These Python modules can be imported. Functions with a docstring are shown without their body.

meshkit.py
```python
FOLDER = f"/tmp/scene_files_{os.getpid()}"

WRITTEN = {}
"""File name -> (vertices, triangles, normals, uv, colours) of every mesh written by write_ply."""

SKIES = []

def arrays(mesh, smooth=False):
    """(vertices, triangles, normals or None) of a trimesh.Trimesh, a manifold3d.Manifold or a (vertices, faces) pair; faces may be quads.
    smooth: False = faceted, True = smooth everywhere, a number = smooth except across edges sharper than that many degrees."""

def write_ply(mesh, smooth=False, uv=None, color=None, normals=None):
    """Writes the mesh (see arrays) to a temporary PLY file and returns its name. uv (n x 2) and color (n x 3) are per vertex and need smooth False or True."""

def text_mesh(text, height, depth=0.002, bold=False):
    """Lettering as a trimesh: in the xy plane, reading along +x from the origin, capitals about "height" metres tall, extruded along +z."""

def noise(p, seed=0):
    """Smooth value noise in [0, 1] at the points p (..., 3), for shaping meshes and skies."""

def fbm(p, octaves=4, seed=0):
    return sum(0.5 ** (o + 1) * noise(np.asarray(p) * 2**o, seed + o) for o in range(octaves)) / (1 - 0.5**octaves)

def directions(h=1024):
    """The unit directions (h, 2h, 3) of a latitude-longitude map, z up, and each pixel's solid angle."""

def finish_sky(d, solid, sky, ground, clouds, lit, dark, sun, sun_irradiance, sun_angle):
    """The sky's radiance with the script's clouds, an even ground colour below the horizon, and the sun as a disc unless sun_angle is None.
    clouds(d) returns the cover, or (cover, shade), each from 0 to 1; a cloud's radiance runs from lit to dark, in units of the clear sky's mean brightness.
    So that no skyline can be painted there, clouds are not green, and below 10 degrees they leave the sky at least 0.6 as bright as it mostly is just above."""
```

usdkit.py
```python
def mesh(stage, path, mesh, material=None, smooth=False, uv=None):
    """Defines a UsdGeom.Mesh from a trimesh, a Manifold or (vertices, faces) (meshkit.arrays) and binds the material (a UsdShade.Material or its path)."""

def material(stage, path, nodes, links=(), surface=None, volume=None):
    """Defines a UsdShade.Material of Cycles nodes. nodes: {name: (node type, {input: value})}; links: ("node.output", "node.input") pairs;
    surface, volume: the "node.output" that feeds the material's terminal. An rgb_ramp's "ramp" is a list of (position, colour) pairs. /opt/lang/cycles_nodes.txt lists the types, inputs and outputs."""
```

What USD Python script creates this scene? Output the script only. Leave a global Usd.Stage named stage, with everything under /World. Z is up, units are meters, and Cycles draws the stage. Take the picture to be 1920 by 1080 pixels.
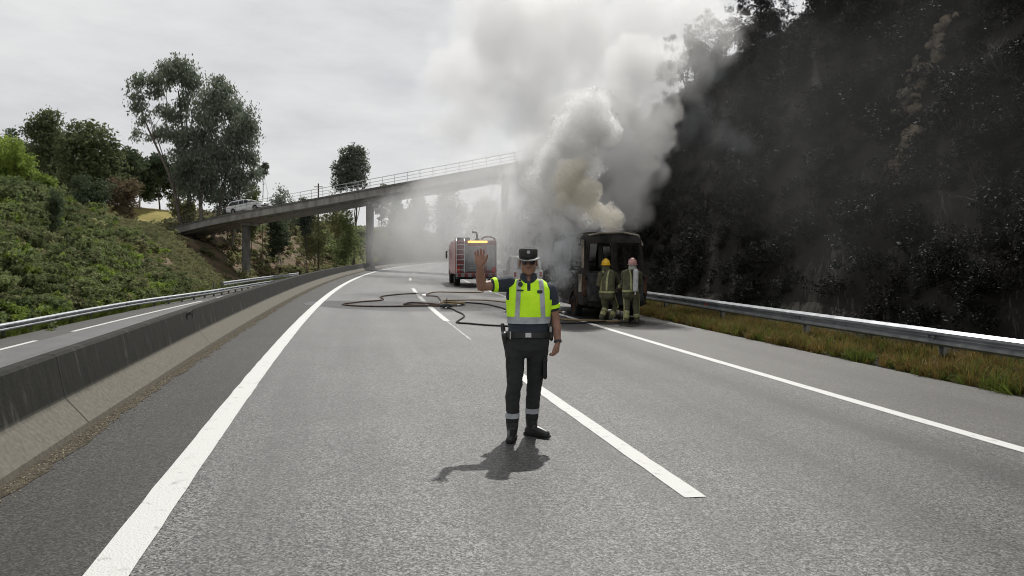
import math, numpy as np, trimesh, manifold3d as m3, shapely, shapely.geometry as sg
import usdkit, meshkit
from pxr import Usd, UsdGeom, UsdLux, UsdShade, Sdf, Gf, Vt

stage = Usd.Stage.CreateInMemory()
UsdGeom.SetStageUpAxis(stage, 'Z'); UsdGeom.SetStageMetersPerUnit(stage, 1.0)
UsdGeom.Xform.Define(stage, '/World')

# ------------------------------------------------------------------ camera
F, YH, HCAM = 1400.0, 477.5, 1.65            # focal length and horizon in the photograph's pixels, eye height in metres
cam = UsdGeom.Camera.Define(stage, '/World/camera')
cam.AddTranslateOp().Set((0, 0, HCAM)); cam.AddRotateXOp().Set(90.0)
cam.CreateHorizontalApertureAttr(36.0); cam.CreateVerticalApertureAttr(20.25)
cam.CreateFocalLengthAttr(36.0 * F / 1920)
cam.CreateVerticalApertureOffsetAttr(-(540 - YH) / 1920 * 36.0)
cam.CreateClippingRangeAttr((0.05, 5000.0))
cam.CreateExposureAttr(0.0)

# ------------------------------------------------------------------ sky and sun
SUN = np.array([0.124, 0.582, 0.804]); SUN /= np.linalg.norm(SUN)
SUN_EL, SUN_AZ = math.asin(SUN[2]), math.atan2(SUN[0], SUN[1])
SKY_STRENGTH, CLOUD = 0.14, 1.0
usdkit.material(stage, '/World/Looks/sky', {
    'sky': ('sky_texture', {'sky_type': 'single_scattering', 'sun_disc': False, 'sun_elevation': SUN_EL, 'sun_rotation': SUN_AZ, 'aerosol_density': 2.0}),
    'tc': ('texture_coordinate', {}),
    'map': ('mapping', {'scale': (1.0, 1.0, 3.2)}),
    'n1': ('noise_texture', {'scale': 2.6, 'detail': 6.0, 'roughness': 0.62, 'distortion': 0.25}),
    'n2': ('noise_texture', {'scale': 9.0, 'detail': 5.0, 'roughness': 0.6}),
    'na': ('math', {'math_type': 'multiply_add', 'value2': 0.3, 'value3': 0.0}),
    'nb': ('math', {'math_type': 'multiply_add', 'value2': 0.7}),
    'r': ('rgb_ramp', {'ramp': [(0.32, (0.98, 0.99, 1.02)), (0.48, (1.18, 1.19, 1.205)), (0.64, (1.34, 1.345, 1.34))]}),
    'g': ('vector_math', {'math_type': 'scale'}), 'sz': ('separate_xyz', {}),
    'el': ('map_range', {'from_min': 0.5, 'from_max': 1.0, 'to_min': 4.2 * CLOUD, 'to_max': 2.55 * CLOUD, 'clamp': True}),
    'cov': ('map_range', {'from_min': 0.25, 'from_max': 0.45, 'to_min': 0.90, 'to_max': 0.985, 'clamp': True}),
    'mix': ('mix_color', {}),
    'bg': ('background_shader', {'strength': SKY_STRENGTH})},
    [('tc.generated', 'map.vector'), ('tc.generated', 'sz.vector'), ('sz.z', 'el.value'), ('el.result', 'g.scale'), ('map.vector', 'n1.vector'), ('map.vector', 'n2.vector'), ('n2.fac', 'na.value1'), ('n1.fac', 'nb.value1'), ('na.value', 'nb.value3'),
     ('nb.value', 'r.fac'), ('r.color', 'g.vector1'), ('nb.value', 'cov.value'), ('cov.result', 'mix.fac'), ('sky.color', 'mix.a'), ('g.vector', 'mix.b'), ('mix.result', 'bg.color')],
    surface='bg.background')
dome = UsdLux.DomeLight.Define(stage, '/World/sky')
UsdShade.MaterialBindingAPI.Apply(dome.GetPrim()).Bind(UsdShade.Material.Get(stage, '/World/Looks/sky'))
dome.GetPrim().SetCustomDataByKey('kind', 'structure')
sun = UsdLux.DistantLight.Define(stage, '/World/sun')
sun.CreateNormalizeAttr(True); sun.CreateIntensityAttr(1.25); sun.CreateAngleAttr(0.7); sun.CreateColorAttr((1.0, 0.972, 0.925))
_q = Gf.Rotation(Gf.Vec3d(0, 0, 1), Gf.Vec3d(*map(float, SUN)))
sun.AddTransformOp().Set(Gf.Matrix4d().SetRotate(_q))

# ------------------------------------------------------------------ helpers
PHI0, RAD, BANK = 0.2329, 530.3, 0.04        # the road: first heading (left of the view), curve radius, crossfall to the right


def W(s, X, z):
    """A point of the road's own frame (metres along, metres to the right, height) in the world."""
    s, X, z = np.broadcast_arrays(np.asarray(s, float), np.asarray(X, float), np.asarray(z, float))
    ph = -PHI0 + s / RAD
    return np.stack([-RAD * (np.cos(ph) - math.cos(PHI0)) + X * np.cos(ph), RAD * (np.sin(ph) + math.sin(PHI0)) - X * np.sin(ph), z], -1)


def heading(s):
    return -(-PHI0 + s / RAD)                # rotation about z that turns +y along the road


def road_of(x, y):
    cx, cy = -RAD * (-math.cos(PHI0)), RAD * math.sin(PHI0)   # centre of the curve
    dx, dy = x - cx, y - cy
    return RAD * (PHI0 + np.arctan2(dy, -dx)) if False else RAD * (np.arctan2(dy, -dx) + PHI0), RAD - np.hypot(dx, dy)


def at(px, py, y):
    return np.array([(px - 960) / F * y, y, HCAM - (py - YH) / F * y])


used_names = {}


def numbered(parent, name):
    k = (parent, name)
    used_names[k] = used_names.get(k, -1) + 1
    return f'{parent}/{name}' if used_names[k] == 0 else f'{parent}/{name}_{used_names[k]:03d}'


def path_of(p):
    return '/World' if p is None else str(p.GetPath())


def tag(o, label=None, cat=None, group=None, kind=None):
    p = o.GetPrim()
    for k, v in (('label', label), ('category', cat), ('group', group), ('kind', kind)):
        if v:
            p.SetCustomDataByKey(k, v)
    return p


def obj(name, mesh, mat, parent=None, smooth=False, uv=None, label=None):
    m = usdkit.mesh(stage, numbered(path_of(parent), name), mesh, L[mat] if isinstance(mat, str) else mat, smooth=smooth, uv=uv)
    p = m.GetPrim()
    if label:
        p.SetCustomDataByKey('label', label)
    return p


def thing(name, label, cat, loc=(0, 0, 0), rz=0.0, group=None, kind=None, scale=None):
    x = UsdGeom.Xform.Define(stage, numbered('/World', name))
    x.AddTranslateOp().Set(Gf.Vec3d(*map(float, loc)))
    if rz:
        x.AddRotateZOp().Set(math.degrees(rz))
    if scale is not None:
        x.AddScaleOp().Set(Gf.Vec3f(*([scale] * 3 if np.ndim(scale) == 0 else map(float, scale))))
    return tag(x, label, cat, group, kind)


def dup(src, name, label, cat, loc, rz=0.0, group=None, scale=None):
    r = thing(name, label, cat, loc, rz, group, None, scale)
    r.GetReferences().AddInternalReference(src.GetPath()); r.SetInstanceable(True)
    return r


def cat(*ms):
    return trimesh.util.concatenate([m for m in ms if m is not None])


def T(m, x=0, y=0, z=0):
    m = m.copy(); m.apply_translation((x, y, z)); return m


def box(sx, sy, sz, x=0, y=0, z=0, bev=0.0):
    if bev > 0:
        b = min(bev, sx * .45, sy * .45, sz * .45)
        pts = [(i * (sx / 2 - (b if a != 0 else 0)), j * (sy / 2 - (b if a != 1 else 0)), k * (sz / 2 - (b if a != 2 else 0))) for a in range(3) for i in (-1, 1) for j in (-1, 1) for k in (-1, 1)]
        m = trimesh.convex.convex_hull(np.array(pts))
    else:
        m = trimesh.creation.box((sx, sy, sz))
    return T(m, x, y, z)


def tube(pts, r, n=8, cap=True):
    """A tube along points; r one radius or one per point."""
    p = np.asarray(pts, float); r = np.broadcast_to(np.asarray(r, float), (len(p),))
    t = np.gradient(p, axis=0); t /= np.linalg.norm(t, axis=1, keepdims=True) + 1e-12
    a = np.cross(t, np.where(np.abs(t[:, 2:]) < 0.9, [0, 0, 1.0], [1.0, 0, 0])); a /= np.linalg.norm(a, axis=1, keepdims=True) + 1e-12
    b = np.cross(t, a); g = np.arange(n) * 2 * np.pi / n
    v = p[:, None] + r[:, None, None] * (np.cos(g)[None, :, None] * a[:, None] + np.sin(g)[None, :, None] * b[:, None])
    return _rings(v, cap)


def _rings(v, cap=True):
    m, n = v.shape[:2]
    i, j = np.meshgrid(np.arange(m - 1), np.arange(n), indexing='ij')
    q = np.stack([i * n + j, i * n + (j + 1) % n, (i + 1) * n + (j + 1) % n, (i + 1) * n + j], -1).reshape(-1, 4)
    f = np.vstack([q[:, [0, 2, 1]], q[:, [0, 3, 2]]]); vv = v.reshape(-1, 3)
    if cap:
        c0, c1 = len(vv), len(vv) + 1
        vv = np.vstack([vv, v[0].mean(0), v[-1].mean(0)])
        k = np.arange(n)
        f = np.vstack([f, np.stack([np.full(n, c0), k, (k + 1) % n], 1), np.stack([np.full(n, c1), (m - 1) * n + (k + 1) % n, (m - 1) * n + k], 1)])
    tm = trimesh.Trimesh(vv, f, process=False)
    if cap and tm.volume < 0:
        tm.invert()
    return tm


def sheet(P, uvs=None):
    """A grid of points (m, n, 3) as a surface."""
    m, n = P.shape[:2]
    i, j = np.meshgrid(np.arange(m - 1), np.arange(n - 1), indexing='ij')
    q = np.stack([i * n + j, i * n + j + 1, (i + 1) * n + j + 1, (i + 1) * n + j], -1).reshape(-1, 4)
    return trimesh.Trimesh(P.reshape(-1, 3), np.vstack([q[:, [0, 1, 2]], q[:, [0, 2, 3]]]), process=False)


def sweep(ss, prof, closed=True, cap=True):
    """A profile [(X, z), ...] along the road at the stations ss; prof may be a function of s."""
    rows = []
    for s in ss:
        p = np.asarray(prof(s) if callable(prof) else prof, float)
        rows.append(W(s, p[:, 0], p[:, 1]))
    v = np.array(rows)
    if closed:
        return _rings(v, cap)
    return sheet(v)


def road_z(X):
    return -BANK * np.asarray(X, float)


# ------------------------------------------------------------------ materials
L = {}


def mat(name, c1, c2=None, scale=4.0, rough=0.7, metallic=0.0, bump=0.0, bscale=None, spec=0.5, detail=4.0, stretch=(1, 1, 1), lo=0.35, hi=0.65, space='object', **extra):
    """A principled material whose colour runs between c1 and c2 by noise, with a fine bump."""
    c2 = c1 if c2 is None else c2
    nodes = {'tc': ('texture_coordinate', {}), 'geo': ('geometry', {}), 'map': ('mapping', {'scale': stretch}),
             'n': ('noise_texture', {'scale': scale, 'detail': detail, 'roughness': 0.6}),
             'r': ('rgb_ramp', {'ramp': [(lo, c1), (hi, c2)]}),
             'p': ('principled_bsdf', {'roughness': rough, 'metallic': metallic, 'specular_ior_level': spec, **extra})}
    links = [('tc.object' if space == 'object' else 'geo.position', 'map.vector'), ('map.vector', 'n.vector'), ('n.fac', 'r.fac'), ('r.color', 'p.base_color')]
    if bump:
        nodes['nb'] = ('noise_texture', {'scale': bscale or scale * 6, 'detail': 3.0})
        nodes['b'] = ('bump', {'strength': bump, 'distance': 0.02})
        links += [('map.vector', 'nb.vector'), ('nb.fac', 'b.height'), ('b.normal', 'p.normal')]
    L[name] = usdkit.material(stage, f'/World/Looks/{name}', nodes, links, surface='p.BSDF')
    return L[name]


def leafmat(name, c1, c2, c3=None, trans=0.35):
    """Leaves: colour varies by plant, by leaf and by place; light comes through."""
    L[name] = usdkit.material(stage, f'/World/Looks/{name}', {
        'geo': ('geometry', {}), 'oi': ('object_info', {}),
        'n': ('noise_texture', {'scale': 0.35, 'detail': 3.0}),
        'm0': ('math', {'math_type': 'multiply_add', 'value2': 0.45, 'value3': -0.1}),
        'm1': ('math', {'math_type': 'multiply_add', 'value2': 0.35}),
        'm2': ('math', {'math_type': 'multiply_add', 'value2': 0.55, 'use_clamp': True}),
        'r': ('rgb_ramp', {'ramp': [(0.15, c1), (0.55, c2), (0.95, c3 or c2)]}),
        'd': ('principled_bsdf', {'roughness': 0.75, 'specular_ior_level': 0.08 if 'scorch' in name or 'dark' in name else 0.22}), 't': ('translucent_bsdf', {}), 'mx': ('mix_closure', {'fac': trans})},
        [('geo.position', 'n.vector'), ('geo.random_per_island', 'm0.value1'), ('oi.random', 'm1.value1'), ('m0.value', 'm1.value3'), ('n.fac', 'm2.value1'), ('m1.value', 'm2.value3'),
         ('m2.value', 'r.fac'), ('r.color', 'd.base_color'), ('r.color', 't.color'), ('d.BSDF', 'mx.closure1'), ('t.BSDF', 'mx.closure2')], surface='mx.closure')
    return L[name]


def asphalt(name, dark, light, stain, streak=0.5, rough=0.50):
    L[name] = usdkit.material(stage, f'/World/Looks/{name}', {
        'geo': ('geometry', {}), 'uv': ('uvmap', {'attribute': 'st'}),
        'v': ('voronoi_texture', {'scale': 88.0, 'randomness': 1.0}), 'bw': ('separate_color', {}),
        'f': ('noise_texture', {'scale': 150.0, 'detail': 2.0}),
        'ad': ('math', {'math_type': 'multiply_add', 'value2': 0.72}), 'fd': ('math', {'math_type': 'multiply_add', 'value2': 0.56, 'value3': -0.14}),
        'r': ('rgb_ramp', {'ramp': [(0.24, dark), (0.42, tuple(.72 * a + .28 * b for a, b in zip(dark, light))), (0.68, tuple(.5 * a + .5 * b for a, b in zip(dark, light))), (0.84, light)]}),
        'lo': ('noise_texture', {'scale': 0.55, 'detail': 5.0, 'roughness': 0.6}),
        'mp': ('mapping', {'scale': (1.5, 0.06, 1.0)}), 'st': ('noise_texture', {'scale': 1.0, 'detail': 4.0, 'roughness': 0.55}),
        'sm': ('map_range', {'from_min': 0.42, 'from_max': 0.72, 'to_min': 0.0, 'to_max': streak, 'clamp': True}),
        'lm': ('map_range', {'from_min': 0.3, 'from_max': 0.7, 'to_min': 0.82, 'to_max': 1.14, 'clamp': True}),
        'mix': ('mix_color', {'b': stain}), 'sc': ('vector_math', {'math_type': 'scale'}),
        'b': ('bump', {'strength': 0.35, 'distance': 0.006}),
        'p': ('principled_bsdf', {'roughness': rough, 'specular_ior_level': 0.45}),
        'ux': ('separate_xyz', {}), 'uy': ('map_range', {'from_min': -3.0, 'from_max': 10.0, 'clamp': True}),
        'wt': ('rgb_ramp', {'ramp': [(x_, (g_, g_ * .985, g_ * .965)) for x_, g_ in ((0, .9), (.10, .9), (.17, 1.05), (.235, .9), (.29, 1.06), (.345, .88), (.42, 1.06), (.50, 1.0), (.545, .68), (.60, .96), (.65, .64), (.72, 1.0), (1, .9))]}),
        'wm': ('vector_math', {'math_type': 'multiply'})},
        [('uv.UV', 'ux.vector'), ('ux.x', 'uy.value'), ('uy.result', 'wt.fac'), ('sc.vector', 'wm.vector1'), ('wt.color', 'wm.vector2'), ('geo.position', 'v.vector'), ('geo.position', 'f.vector'), ('geo.position', 'lo.vector'), ('v.color', 'bw.color'), ('f.fac', 'fd.value1'), ('bw.r', 'ad.value1'), ('fd.value', 'ad.value3'),
         ('ad.value', 'r.fac'), ('uv.UV', 'mp.vector'), ('mp.vector', 'st.vector'), ('st.fac', 'sm.value'), ('sm.result', 'mix.fac'), ('r.color', 'mix.a'),
         ('lo.fac', 'lm.value'), ('mix.result', 'sc.vector1'), ('lm.result', 'sc.scale'), ('wm.vector', 'p.base_color'),
         ('ad.value', 'b.height'), ('b.normal', 'p.normal')], surface='p.BSDF')


asphalt('asphalt', (0.002, 0.002, 0.002), (0.245, 0.246, 0.243), (0.04, 0.038, 0.036), 0.55, .44)
asphalt('asphalt_shoulder', (0.005, 0.005, 0.005), (0.15, 0.145, 0.135), (0.03, 0.027, 0.023), 0.6, .5)
asphalt('asphalt_inner', (0.002, 0.002, 0.002), (0.085, 0.082, 0.076), (0.016, 0.015, 0.013), 0.5, .8)
asphalt('asphalt_wet', (0.003, 0.003, 0.003), (0.075, 0.074, 0.072), (0.02, 0.02, 0.02), 0.3, .30)
asphalt('asphalt_far', (0.05, 0.05, 0.052), (0.22, 0.22, 0.225), (0.06, 0.058, 0.055), 0.4)
mat('road_paint', (0.24, 0.24, 0.23), (0.47, 0.47, 0.455), 9, 0.6, bump=0.5, bscale=70, space='world', lo=.26, hi=.42, detail=9.0)
mat('road_dirt', (0.035, 0.030, 0.023), (0.11, 0.095, 0.07), 30, .95, bump=.6, space='world', spec=.1)
mat('dull_rail', (0.10, 0.105, 0.11), (0.17, 0.175, 0.18), 3, .6, space='world')
mat('worn_paint', (0.16, 0.16, 0.155), (0.42, 0.42, 0.40), 18, 0.6, bump=0.3, bscale=90, space='world')
L['concrete_wall'] = usdkit.material(stage, '/World/Looks/concrete_wall', {
    'uv': ('uvmap', {'attribute': 'st'}), 'geo': ('geometry', {}),
    'mp': ('mapping', {'scale': (1.0, 4.5, 1.0)}), 'n': ('noise_texture', {'scale': 1.6, 'detail': 6.0, 'roughness': 0.65}),
    'n2': ('noise_texture', {'scale': 24.0, 'detail': 4.0}),
    'sx': ('separate_xyz', {}),
    'z': ('map_range', {'from_min': 0.33, 'from_max': 0.39, 'to_min': 0.0, 'to_max': 1.0, 'clamp': True}),
    'r': ('rgb_ramp', {'ramp': [(0.30, (0.008, 0.009, 0.0075)), (0.58, (0.019, 0.019, 0.0165)), (0.78, (0.10, 0.097, 0.083))]}),
    'r2': ('rgb_ramp', {'ramp': [(0.25, (0.095, 0.087, 0.071)), (0.75, (0.155, 0.144, 0.119))]}),
    'm': ('mix_color', {}), 'b': ('bump', {'strength': 0.4, 'distance': 0.01}), 'p': ('principled_bsdf', {'roughness': 0.85, 'specular_ior_level': 0.2})},
    [('uv.UV', 'mp.vector'), ('mp.vector', 'n.vector'), ('geo.position', 'n2.vector'), ('uv.UV', 'sx.vector'), ('sx.x', 'z.value'), ('n.fac', 'r.fac'), ('n2.fac', 'r2.fac'),
     ('z.result', 'm.fac'), ('r2.color', 'm.a'), ('r.color', 'm.b'), ('m.result', 'p.base_color'), ('n2.fac', 'b.height'), ('b.normal', 'p.normal')], surface='p.BSDF')
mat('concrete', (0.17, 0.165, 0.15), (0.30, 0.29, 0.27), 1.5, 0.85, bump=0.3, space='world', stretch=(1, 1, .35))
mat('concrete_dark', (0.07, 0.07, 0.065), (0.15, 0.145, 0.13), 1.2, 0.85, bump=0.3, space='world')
mat('galvanized', (0.20, 0.215, 0.23), (0.34, 0.355, 0.37), 3, 0.42, metallic=0.75, space='world', bump=0.06)
mat('galvanized_old', (0.24, 0.25, 0.26), (0.40, 0.41, 0.42), 5, 0.5, metallic=0.6, space='world')
mat('white_rail', (0.40, 0.41, 0.42), (0.52, 0.53, 0.53), 3, 0.5, space='world')
mat('soil', (0.055, 0.045, 0.03), (0.13, 0.105, 0.07), 1.3, 0.95, bump=0.6, space='world', spec=.1)
mat('slope_soil', (0.055, 0.055, 0.030), (0.18, 0.125, 0.088), 0.35, 0.95, bump=0.8, bscale=5, space='world', spec=.1, detail=7.0)
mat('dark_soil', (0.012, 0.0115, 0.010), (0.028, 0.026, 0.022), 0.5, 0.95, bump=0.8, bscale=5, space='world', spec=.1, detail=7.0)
mat('field', (0.17, 0.15, 0.05), (0.26, 0.22, 0.08), 0.6, 0.95, bump=0.5, bscale=14, space='world', spec=.1)
mat('rock', (0.05, 0.043, 0.034), (0.16, 0.13, 0.095), 2.2, 0.9, bump=0.8, space='world', spec=.2)
mat('bark', (0.06, 0.05, 0.042), (0.17, 0.15, 0.13), 3, 0.9, bump=0.5, space='world', stretch=(1, 1, .3), spec=.15)
mat('bark_dark', (0.025, 0.022, 0.019), (0.07, 0.06, 0.05), 3, 0.9, bump=0.5, space='world', spec=.15)
leafmat('leaf_green', (0.085, 0.110, 0.046), (0.190, 0.230, 0.095), (0.32, 0.355, 0.16), 0.42)
leafmat('leaf_bright', (0.11, 0.15, 0.030), (0.24, 0.32, 0.065), (0.40, 0.45, 0.12), 0.45)
leafmat('leaf_olive', (0.14, 0.148, 0.075), (0.29, 0.29, 0.145), (0.44, 0.41, 0.22), 0.42)
leafmat('leaf_brown', (0.12, 0.092, 0.055), (0.25, 0.19, 0.115), (0.37, 0.29, 0.18))
leafmat('leaf_dark', (0.050, 0.068, 0.040), (0.110, 0.140, 0.075), (0.18, 0.205, 0.11), 0.3)
leafmat('leaf_gum', (0.095, 0.112, 0.088), (0.185, 0.215, 0.160), (0.29, 0.32, 0.23), 0.35)
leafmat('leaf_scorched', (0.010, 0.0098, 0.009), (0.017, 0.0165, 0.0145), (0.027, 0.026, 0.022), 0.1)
leafmat('leaf_meadow', (0.13, 0.138, 0.068), (0.26, 0.262, 0.130), (0.40, 0.385, 0.21), 0.4)
leafmat('leaf_moss', (0.055, 0.072, 0.036), (0.125, 0.152, 0.070), (0.21, 0.235, 0.115), 0.35)
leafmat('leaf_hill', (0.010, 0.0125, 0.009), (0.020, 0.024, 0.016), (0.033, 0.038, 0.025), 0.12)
leafmat('grass_gold', (0.085, 0.068, 0.020), (0.200, 0.140, 0.045), (0.300, 0.215, 0.085), 0.35)
leafmat('grass_green', (0.050, 0.075, 0.012), (0.120, 0.150, 0.030), (0.220, 0.220, 0.060), 0.4)
# ------------------------------------------------------------------ terrain heights
def sstep(a, b, x):
    t = np.clip((np.asarray(x, float) - a) / (b - a), 0, 1); return t * t * (3 - 2 * t)


def fb(s, X, sc, seed=0, octv=4):
    s, X = np.broadcast_arrays(np.asarray(s, float), np.asarray(X, float))
    return meshkit.fbm(np.stack([s / sc, X / sc, np.full(s.shape, .37)], -1), octv, seed) - .5


def left_z(s, X):
    s, X = np.broadcast_arrays(np.asarray(s, float), np.asarray(X, float))
    foot = -14.7 - 2.7 * sstep(60, 86, s)
    u = np.maximum(foot - X, 0)
    crest = 7.3 - .9 * sstep(56, 68, s) - .9 * sstep(82, 89, s) + 3.2 * sstep(99, 112, s)
    ramp = np.minimum(u * .80, crest + .11 * np.maximum(u - crest / .8, 0))
    rough = sstep(0, 3, u) * (1.5 * fb(s, X, 5.0, 3) + .5 * fb(s, X, 1.3, 9)) * (1 - .6 * sstep(12, 16, u)) + sstep(84, 90, s) * sstep(0, 1.5, u) * (1 - sstep(11, 15, u)) * (1.6 * (np.abs(fb(s - .8 * u, X, 2.6, 15, 5)) * 2 - .3))
    gully = -1.3 * sstep(0, 3, u) * (1 - sstep(9, 13, u)) * np.exp(-((s - 84 - .25 * u) / 2.2) ** 2)
    return -1.60 + ramp + rough + gully


def right_z(s, X):
    s, X = np.broadcast_arrays(np.asarray(s, float), np.asarray(X, float))
    u = np.maximum(X - 11.9 - .6 * fb(s, 0, 6, 21), 0)
    h = np.minimum(u * 1.85, 10.5 + .50 * np.maximum(u - 5.7, 0))
    h = h * (1 - .66 * sstep(46, 63, s))
    rough = sstep(0, 2.5, u) * (1 - .5 * sstep(46, 63, s)) * (3.2 * fb(s, X, 6.0, 5) + 1.1 * fb(s, X, 1.7, 8))
    return -.41 - .05 * sstep(9.4, 10, X) + h + rough


def col(parent, name, s0, s1, X0, X1, material, lift=0.0, base=road_z, step=1.0, kind=None, n=2, ragged=0.0, seed=0):
    """A strip of the road surface between two lateral positions."""
    ss = np.arange(s0, s1 + step * .5, step); t = np.linspace(0, 1, n)
    a = X0 + 0 * ss; b = X1 + 0 * ss
    if ragged:
        a = a + ragged * fb(ss, 0, .12, seed + 1, 3) * 2; b = b + ragged * fb(ss, 5, .12, seed, 3) * 2
    XX = a[:, None] + (b - a)[:, None] * t[None]
    SS = np.repeat(ss[:, None], n, 1)
    m = sheet(W(SS, XX, base(XX) + lift)); uv = np.stack([XX.ravel(), SS.ravel()], 1)
    m.invert() if m.face_normals[0][2] < 0 else None
    p = obj(name, m, material, parent, uv=uv)
    if kind:
        p.SetCustomDataByKey('kind', kind)
    return p


def structure(name, label):
    x = UsdGeom.Xform.Define(stage, numbered('/World', name))
    return tag(x, label, None, None, 'structure')


# the wide ground under everything, out to the horizon
g = trimesh.creation.box((3000, 3000, .5)); g.apply_translation((0, 1200, -6.25))
tag(obj('ground', g, 'soil'), 'wide brown ground lying under the roads and slopes', None, None, 'structure')

# our carriageway, its two shoulders and its paint
road = structure('road', 'grey coarse asphalt carriageway curving to the right with white lines')
col(road, 'carriageway', -6, 230, -1.2, 6.62, 'asphalt', n=3)
col(road, 'inner_shoulder', -6, 230, -2.45, -1.2, 'asphalt_inner')
col(road, 'outer_shoulder', -6, 230, 6.62, 9.42, 'asphalt_shoulder', ragged=.0)
XL, XD, XR = -1.127, 2.507, 6.513
col(road, 'edge_line', -4, 220, XL - .11, XL + .11, 'road_paint', .005, step=.25, ragged=.012, seed=3)
col(road, 'edge_line', -4, 220, XR - .10, XR + .10, 'road_paint', .005, step=.25, ragged=.012, seed=5)
for a, b in ((-9.5, -6), (4.95, 10.9), (19.6, 25.0), (28.2, 31.4), (33.6, 39.0), (51, 57), (68, 74), (85, 91), (102, 108), (119, 125)):
    if b > -4:
        col(road, 'lane_dash', a, b, XD - .085, XD + .085, 'road_paint', .005, step=.2, ragged=.012, seed=int(a))
for a, b in ((31.4, 33.6), (25.0, 28.2)):
    col(road, 'worn_dash', a, b, XD - .07, XD + .07, 'worn_paint', .005, step=.2, ragged=.02, seed=7)
col(road, 'old_line', 15.2, 19.6, XD - .03, XD + .02, 'worn_paint', .005, step=.2, ragged=.02, seed=8)

def patch(name, s, X, rs, rX, seed, material):
    a = np.linspace(0, 2 * np.pi, 60, endpoint=False); k = 1 + .55 * fb(3 * np.cos(a), 3 * np.sin(a), 1.6, seed, 4)
    S = np.concatenate([[s], s + rs * k * np.cos(a)]); XX = np.concatenate([[X], X + rX * k * np.sin(a)])
    f = np.array([[0, 1 + i, 1 + (i + 1) % 60] for i in range(60)]); m = trimesh.Trimesh(W(S, XX, road_z(XX) + .0025), f, process=False)
    if m.face_normals[0][2] < 0: m.invert()
    obj(name, m, material, road, uv=np.stack([XX, S], 1))


patch('wet_patch', 25.2, 1.2, 2.2, 2.9, 91, 'asphalt_wet'); patch('wet_patch', 23.5, 7.9, 3.6, 1.9, 92, 'asphalt_wet'); patch('wet_patch', 20.6, 6.3, .8, 1.5, 93, 'asphalt_wet'); patch('wet_patch', 27.0, 4.6, 1.6, 1.3, 94, 'asphalt_wet')

# the other carriageway, lower, behind the barrier
opp = structure('opposite_road', 'lower grey asphalt carriageway behind the concrete barrier with broken edge line')
flat = lambda X: np.full(np.shape(X), -1.5)
col(opp, 'carriageway', -10, 230, -11.4, -2.8, 'asphalt_far', base=flat)
col(opp, 'shoulder', -10, 230, -13.05, -11.4, 'asphalt_shoulder', base=flat)
for a, b in ((2, 22), (25, 30.2), (33.2, 53), (57, 77), (81, 101)):
    col(opp, 'edge_dash', a, b, -11.62, -11.42, 'road_paint', .005, base=flat, step=.5)

# slopes
ss = np.concatenate([np.arange(-12, 110, .55), np.arange(110, 300, 1.6)])
Xs = np.concatenate([np.arange(-2.7, -14, -2.0), np.arange(-14, -34, -.42), np.arange(-34, -70, -1.5), [-75, -90, -120]])
SS, XX = np.meshgrid(ss, Xs, indexing='ij')
Z = left_z(SS, XX)
P = W(SS, XX, Z); m = sheet(P)
if m.face_normals[:, 2].mean() < 0: m.invert()
tag(obj('embankment', m, 'slope_soil', smooth=True), 'left cutting slope of brown rock and green brambles under the overpass', None, None, 'structure')
m = sheet(W(*np.meshgrid(np.arange(95, 135, 1.0), np.arange(-31, -52, -1.0), indexing='ij'), left_z(*np.meshgrid(np.arange(95, 135, 1.0), np.arange(-31, -52, -1.0), indexing='ij')) + .06))
if m.face_normals[:, 2].mean() < 0: m.invert()
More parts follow.
